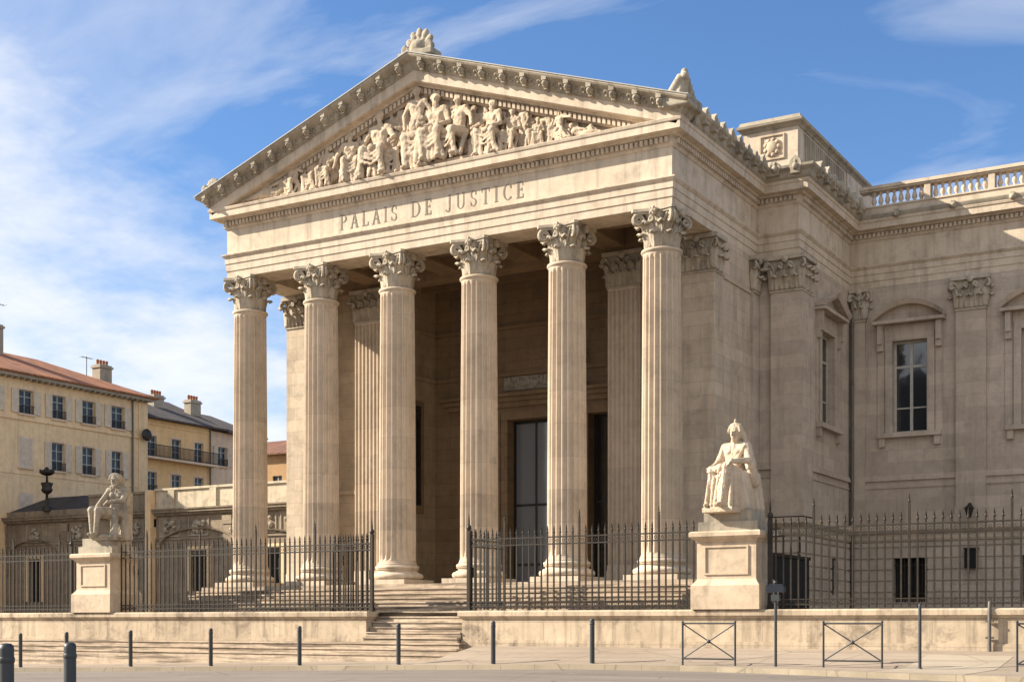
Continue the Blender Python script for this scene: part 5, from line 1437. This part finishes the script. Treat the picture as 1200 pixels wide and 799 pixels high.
# ------------------------------------------------------------------ houses of the side street
def shutter(mb, ax, c_, a0, a1, z0, z1, d=.03):
    wbox(mb, ax, c_, a0, a1, z0, z1, d, d + .045)
    for x, y in ((a0, a0 + .06), (a1 - .06, a1)): wbox(mb, ax, c_, x, y, z0, z1, d + .044, d + .065)
    for z in (z0, (z0 + z1) / 2 - .04, z1 - .08): wbox(mb, ax, c_, a0 + .06, a1 - .06, z, z + .08, d + .044, d + .063)
    z = z0 + .13
    while z < z1 - .12: wbox(mb, ax, c_, a0 + .06, a1 - .06, z, z + .03, d + .044, d + .056); z += .085
def house_window(hs, c_, a0, a1, z0, z1, shut='open', rail=True, swid=None):
    w = a1 - a0; am = (a0 + a1) / 2
    mb = MB(); 
    wbox(mb, 'u', c_, a0, a0 + .06, z0, z1, -.2, -.14); wbox(mb, 'u', c_, a1 - .06, a1, z0, z1, -.2, -.14); wbox(mb, 'u', c_, am - .04, am + .04, z0, z1, -.2, -.139)
    for z in (z0, z0 + (z1 - z0) * .36, z0 + (z1 - z0) * .70, z1 - .06): wbox(mb, 'u', c_, a0 + .06, a1 - .06, z, z + .05, -.198, -.142)
    wd = mb.build('window', 'wframe', hs)
    g = MB(); wbox(g, 'u', c_, a0 + .03, a1 - .03, z0 + .03, z1 - .03, -.19, -.17); g.build('window_pane', 'houseglass', wd)
    s_ = MB(); wbox(s_, 'u', c_, a0 - .12, a1 + .12, z0 - .13, z0 - .02, -.01, .13)
    for x, y in ((a0 - .12, a0), (a1, a1 + .12)): wbox(s_, 'u', c_, x, y, z0 - .02, z1 + .14, -.01, .028)
    wbox(s_, 'u', c_, a0, a1, z1, z1 + .14, -.01, .027); s_.build('window_surround', 'pinkpl', wd)
    if shut == 'open':
        sw = swid or w * .5
        for x, y in ((a0 - .04 - sw, a0 - .04), (a1 + .04, a1 + .04 + sw)):
            m_ = MB(); shutter(m_, 'u', c_, x, y, z0, z1); m_.build('shutter', 'shutter', wd)
    if shut == 'closed':
        for x, y in ((a0 + .01, am - .005), (am + .005, a1 - .01)):
            m_ = MB(); shutter(m_, 'u', c_, x, y, z0, z1, d=-.04); m_.build('shutter', 'shutter', wd)
    if rail:
        m_ = MB(); wbox(m_, 'u', c_, a0 - .02, a1 + .02, z0 + .5, z0 + .54, .12, .16); wbox(m_, 'u', c_, a0 - .02, a1 + .02, z0 + .05, z0 + .08, .12, .16)
        k = a0
        while k < a1: wbox(m_, 'u', c_, k, k + .02, z0 + .05, z0 + .5, .13, .15); k += .09
        m_.build('window_guard', 'iron', wd)
def chimney(hs, u, v, w, l, z0, z1, pots):
    mb = MB(); mb.box((u - w / 2, v - l / 2, z0), (u + w / 2, v + l / 2, z1)); mb.box((u - w / 2 - .08, v - l / 2 - .08, z1 - .25), (u + w / 2 + .08, v + l / 2 + .08, z1 - .1))
    c = mb.build('chimney', 'chimney', hs)
    for k in range(pots):
        m_ = MB(); y = v - l / 2 + l * (k + .5) / pots; m_.lathe([(.09, z1), (.11, z1 + .28), (.12, z1 + .3), (.08, z1 + .38)], c=(u, y, 0), n=10); m_.build('chimney_pot', 'pot', c)
def antenna(hs, u, v, z0, h_):
    mb = MB(); mb.tube([(u, v, z0), (u, v, z0 + h_)], .03, 5); mb.tube([(u, v - .55, z0 + h_ - .1), (u, v + .55, z0 + h_ - .1)], .02, 4)
    for k in range(5): mb.tube([(u - .25, v - .5 + .25 * k, z0 + h_ - .1), (u + .25, v - .5 + .25 * k, z0 + h_ - .1)], .014, 4)
    mb.build('antenna', 'iron', hs)
# house 1: pale ochre, terracotta roof
A = -73.0
h1 = thing('town_house', (-78, 60, 0), 'pale ochre house with grey shutters under an orange tiled roof, at left edge', 'house')
top = [(54.9, 56.0), (57.9, 59.1), (60.95, 62.1), (63.7, 64.8), (66.3, 67.45), (68.95, 70.15)]
bot = [(54.9, 56.0), (57.9, 59.1), (60.98, 62.0), (63.65, 64.75), (66.3, 67.4), (68.97, 69.98)]
hol = [(a, b, 13.72, 15.3) for a, b in top] + [(a, b, 10.2, 12.1) for a, b in bot] + [(a, b, 6.6, 8.4) for a, b in bot]
mb = MB(); wall(mb, 'u', A, 40, 72.4, 0.2, 16.25, hol + [(43.0 + 3 * k, 44.1 + 3 * k, z, z + 1.7) for k in range(4) for z in (13.7, 10.2, 6.6)], th=.4, reveal=.22)
mb.box((-84, 40, .2), (-73.45, 72.4, 16.2)); wbox(mb, 'v', 40, -84, A - .0, .2, 16.2, 0, .02)
wbox(mb, 'u', A, 40, 72.4, 13.28, 13.46, -.01, .09); wbox(mb, 'u', A, 40, 72.4, 9.72, 9.82, -.01, .04)
mb.box((-73.45, 72.36, .2), (A + .003, 72.42, 16.2)); wbox(mb, 'u', A, 71.55, 72.43, .2, 16.1, -.01, .05)
mb.build('wall', 'ochre1', h1)
sh = ['open', 'open', 'open', 'open', 'open', 'open']
for i, (a, b) in enumerate(top): house_window(h1, A, a, b, 13.74, 15.3, 'open', True)
for i, (a, b) in enumerate(bot): house_window(h1, A, a, b, 10.22, 12.1, 'closed' if i in (1, 2) else 'open', i > 2)
for i, (a, b) in enumerate(bot): house_window(h1, A, a, b, 6.62, 8.4, 'closed', False)
for k in range(4):
    for z in (13.7, 10.2, 6.6): house_window(h1, A, 43.0 + 3 * k, 44.1 + 3 * k, z + .02, z + 1.7, 'closed', False)
mb = MB(); e0 = 39.6; e1 = 72.9; er = A + .75; zz = 16.3; rz = 18.95; ru = -79.2
mb.add([(er, e0, zz), (er, e1, zz), (ru, e1 - 5.2, rz), (ru, e0 + 3, rz), (-85, e0, zz), (-85, e1, zz), (er, e0, zz - .1), (er, e1, zz - .1), (-85, e0, zz - .1), (-85, e1, zz - .1)],
       [(0, 1, 2, 3), (1, 5, 2), (4, 3, 2, 5), (0, 3, 4), (0, 6, 7, 1), (1, 7, 9, 5), (5, 9, 8, 4), (4, 8, 6, 0), (6, 8, 9, 7)])
rf = mb.build('roof', 'tiles', h1)
mb = MB(); wbox(mb, 'u', A, 40, 72.6, 16.0, 16.2, -.3, .55)
y = 40
while y < 72.5: wbox(mb, 'u', A, y, y + .12, 15.9, 16.02, -.01, .5); y += .5
mb.build('eaves', 'chimney', h1)
chimney(rf, -76.3, 71.2, .8, 1.15, 16.6, 18.8, 4); chimney(rf, -78.6, 63.3, .9, 1.3, 18, 20.6, 2)
antenna(rf, -79, 73.4 - 1.2, 17.6, 2.3); antenna(rf, -78.6, 63.9, 20.5, 1.7)
mb = MB(); mb.tube([(A + .12, 70.9, .3), (A + .12, 70.9, 16.0)], .07, 8); mb.build('downpipe', 'pipe', h1)
# round clock-like sign on the corner
t = thing('round_bracket_sign', (A + .3, 71.9, 13.2), 'small dark round sign fixed to the corner of the pale ochre house', 'sign')
mb = MB(); mb.lathe([(.0, -.06), (.42, -.06), (.45, 0), (.42, .06), (0, .06)], n=20, cap=False)
m2 = MB(); m2.merge(mb, Matrix.Translation((A + .45, 71.95, 13.55)) @ Matrix.Rotation(pi / 2, 4, 'Y')); m2.build('disc', 'iron', t)
mb = MB(); mb.tube([(A, 71.95, 13.55), (A + .4, 71.95, 13.55)], .03, 5); mb.build('bracket', 'iron', t)

# house 2: deep ochre with balcony
B = -73.6
h2 = thing('town_house', (-78, 76.5, 0), 'deep ochre house with iron balcony and dark roof, beside the pale ochre house', 'house')
w2 = [(72.98, 73.95), (75.51, 76.49), (77.95, 78.9)]
mb = MB(); hol = [(a, b, 12.2, 13.75) for a, b in w2] + [(a, b, 9.55, 11.08) for a, b in w2] + [(a, b, 6.5, 8.2) for a, b in w2]
wall(mb, 'u', B, 72.43, 79.8, .2, 15.0, hol, reveal=.22); mb.box((-85, 72.44, .2), (-74.05, 79.8, 14.95)); wbox(mb, 'u', B, 72.43, 79.8, 14.55, 14.7, -.01, .06)
mb.build('wall', 'ochre2', h2)
for a, b in w2:
    house_window(h2, B, a, b, 12.22, 13.75, None, False); house_window(h2, B, a, b, 9.57, 11.08, None, True); house_window(h2, B, a, b, 6.52, 8.2, 'closed', False)
mb = MB(); wbox(mb, 'u', B, 72.44, 79.85, 11.98, 12.14, -.01, .75)
bl = mb.build('balcony', 'pinkpl', h2)
mb = MB(); wbox(mb, 'u', B, 72.44, 79.85, 13.0, 13.05, .68, .73); wbox(mb, 'u', B, 72.44, 79.85, 12.2, 12.24, .68, .73)
y = 72.5
while y < 79.8: wbox(mb, 'u', B, y, y + .03, 12.14, 13.0, .69, .72); y += .13
mb.build('balcony_railing', 'iron', bl)
def roof(hs, c_, y0, y1, z0, ru, rz, mat, back=-85):
    mb = MB(); e = c_ + .5
    mb.prism([(e, z0), (ru, rz), (back, z0), (back, z0 - .12), (e, z0 - .12)], y0, y1, lambda x, z, k: (x, k, z)); return mb.build('roof', mat, hs)
rf = roof(h2, B, 72.5, 81.2, 15.1, -79.5, 17.75, 'tilesdark'); chimney(rf, -77, 77.3, .7, 1.1, 16, 17.55, 4); chimney(rf, -76.5, 80.8, .7, 1.15, 15.6, 17.6, 4)
mb = MB(); mb.tube([(B + .1, 79.6, .3), (B + .1, 79.6, 15)], .06, 8); mb.build('downpipe', 'pipe', h2)
# house 3
B3 = -73.75
h3 = thing('town_house', (-78, 85, 0), 'pale pinkish house with one shuttered window, beyond the deep ochre house', 'house')
w3 = [(80.7, 81.7), (83.8, 84.8)]
mb = MB(); wall(mb, 'u', B3, 79.82, 85.9, .2, 14.9, [(a, b, z, z + 1.5) for a, b in w3 for z in (12.25, 9.2)], reveal=.22); mb.box((-85, 79.83, .2), (-74.2, 85.9, 14.85)); mb.build('wall', 'pinkpl', h3)
for a, b in w3:
    for z in (12.25, 9.2): house_window(h3, B3, a, b, z + .02, z + 1.5, 'open', True)
roof(h3, B3, 81.3, 86.1, 15.0, -79.5, 17.3, 'tilesdark')
# house 4 facing us, at the end of the side street
h4 = thing('town_house', (-70, 101, 0), 'orange rendered house with a brown tiled roof seen through the gap between the left columns', 'house')
mb = MB(); wall(mb, 'v', 100, -92, -58, .2, 15.78, [(x, x + 1.1, z, z + 1.6) for x in (-88, -84.5, -81, -77.3, -73.5, -70, -66) for z in (12.2, 9)], reveal=.25); mb.box((-92, 100.4, .2), (-58, 112, 15.35)); mb.build('wall', 'orangepl', h4)
for x in (-88, -84.5, -81, -77.3, -73.5, -70, -66):
    for z in (12.2, 9):
        mb = MB(); wbox(mb, 'v', 100, x, x + 1.1, z, z + 1.6, -.22, -.18); w_ = mb.build('window', 'houseglass', h4); f = MB(); wbox(f, 'v', 100, x + .5, x + .6, z, z + 1.6, -.18, -.15); f.build('window_frame', 'wframe', w_)
mb = MB(); mb.prism([(99.4, 15.9), (106, 18.1), (112.5, 15.9), (112.5, 15.75), (99.4, 15.75)], -92.3, -57.7, lambda y, z, k: (k, y, z)); mb.build('roof', 'tilesbrown', h4)

# ------------------------------------------------------------------ houses across the street, behind the viewpoint (they mirror in the window panes)
t = thing('corner_house', (-34, -34, -1.7), 'tall corner house with a pointed slate roof on the near side of the street, behind the viewpoint', 'house')
t['label'] = 'tall corner house with pointed slate roof across the street'
mb = MB(); wl = [(x, x + 1.2, z, z + 2) for x in (-42, -38.5, -35, -31.5, -28) for z in (1, 5, 9, 13)]
mb.box((-44, -44, -1.75), (-24, -30, 17)); mb.box((-44.3, -44.3, 16.6), (-23.7, -29.7, 17.2)); mb.build('wall', 'ochre1', t)
mb = MB(); mb.add([(-44.3, -44.3, 17.2), (-23.7, -44.3, 17.2), (-23.7, -29.7, 17.2), (-44.3, -29.7, 17.2), (-34, -37, 26)], [(0, 1, 4), (1, 2, 4), (2, 3, 4), (3, 0, 4), (3, 2, 1, 0)]); r_ = mb.build('roof', 'slate', t)
mb = MB(); mb.lathe([(.3, 25.4), (.15, 26.2), (.35, 26.6), (.0, 27.6)], c=(-34, -37, 0), n=10); mb.build('finial', 'lead', r_)
mb = MB(); mb.build if False else None
for a, b, c0, c1 in wl:
    f = MB(); f.box((a, -30.0, c0), (b, -29.9, c1)); w_ = f.build('window', 'glass', t)
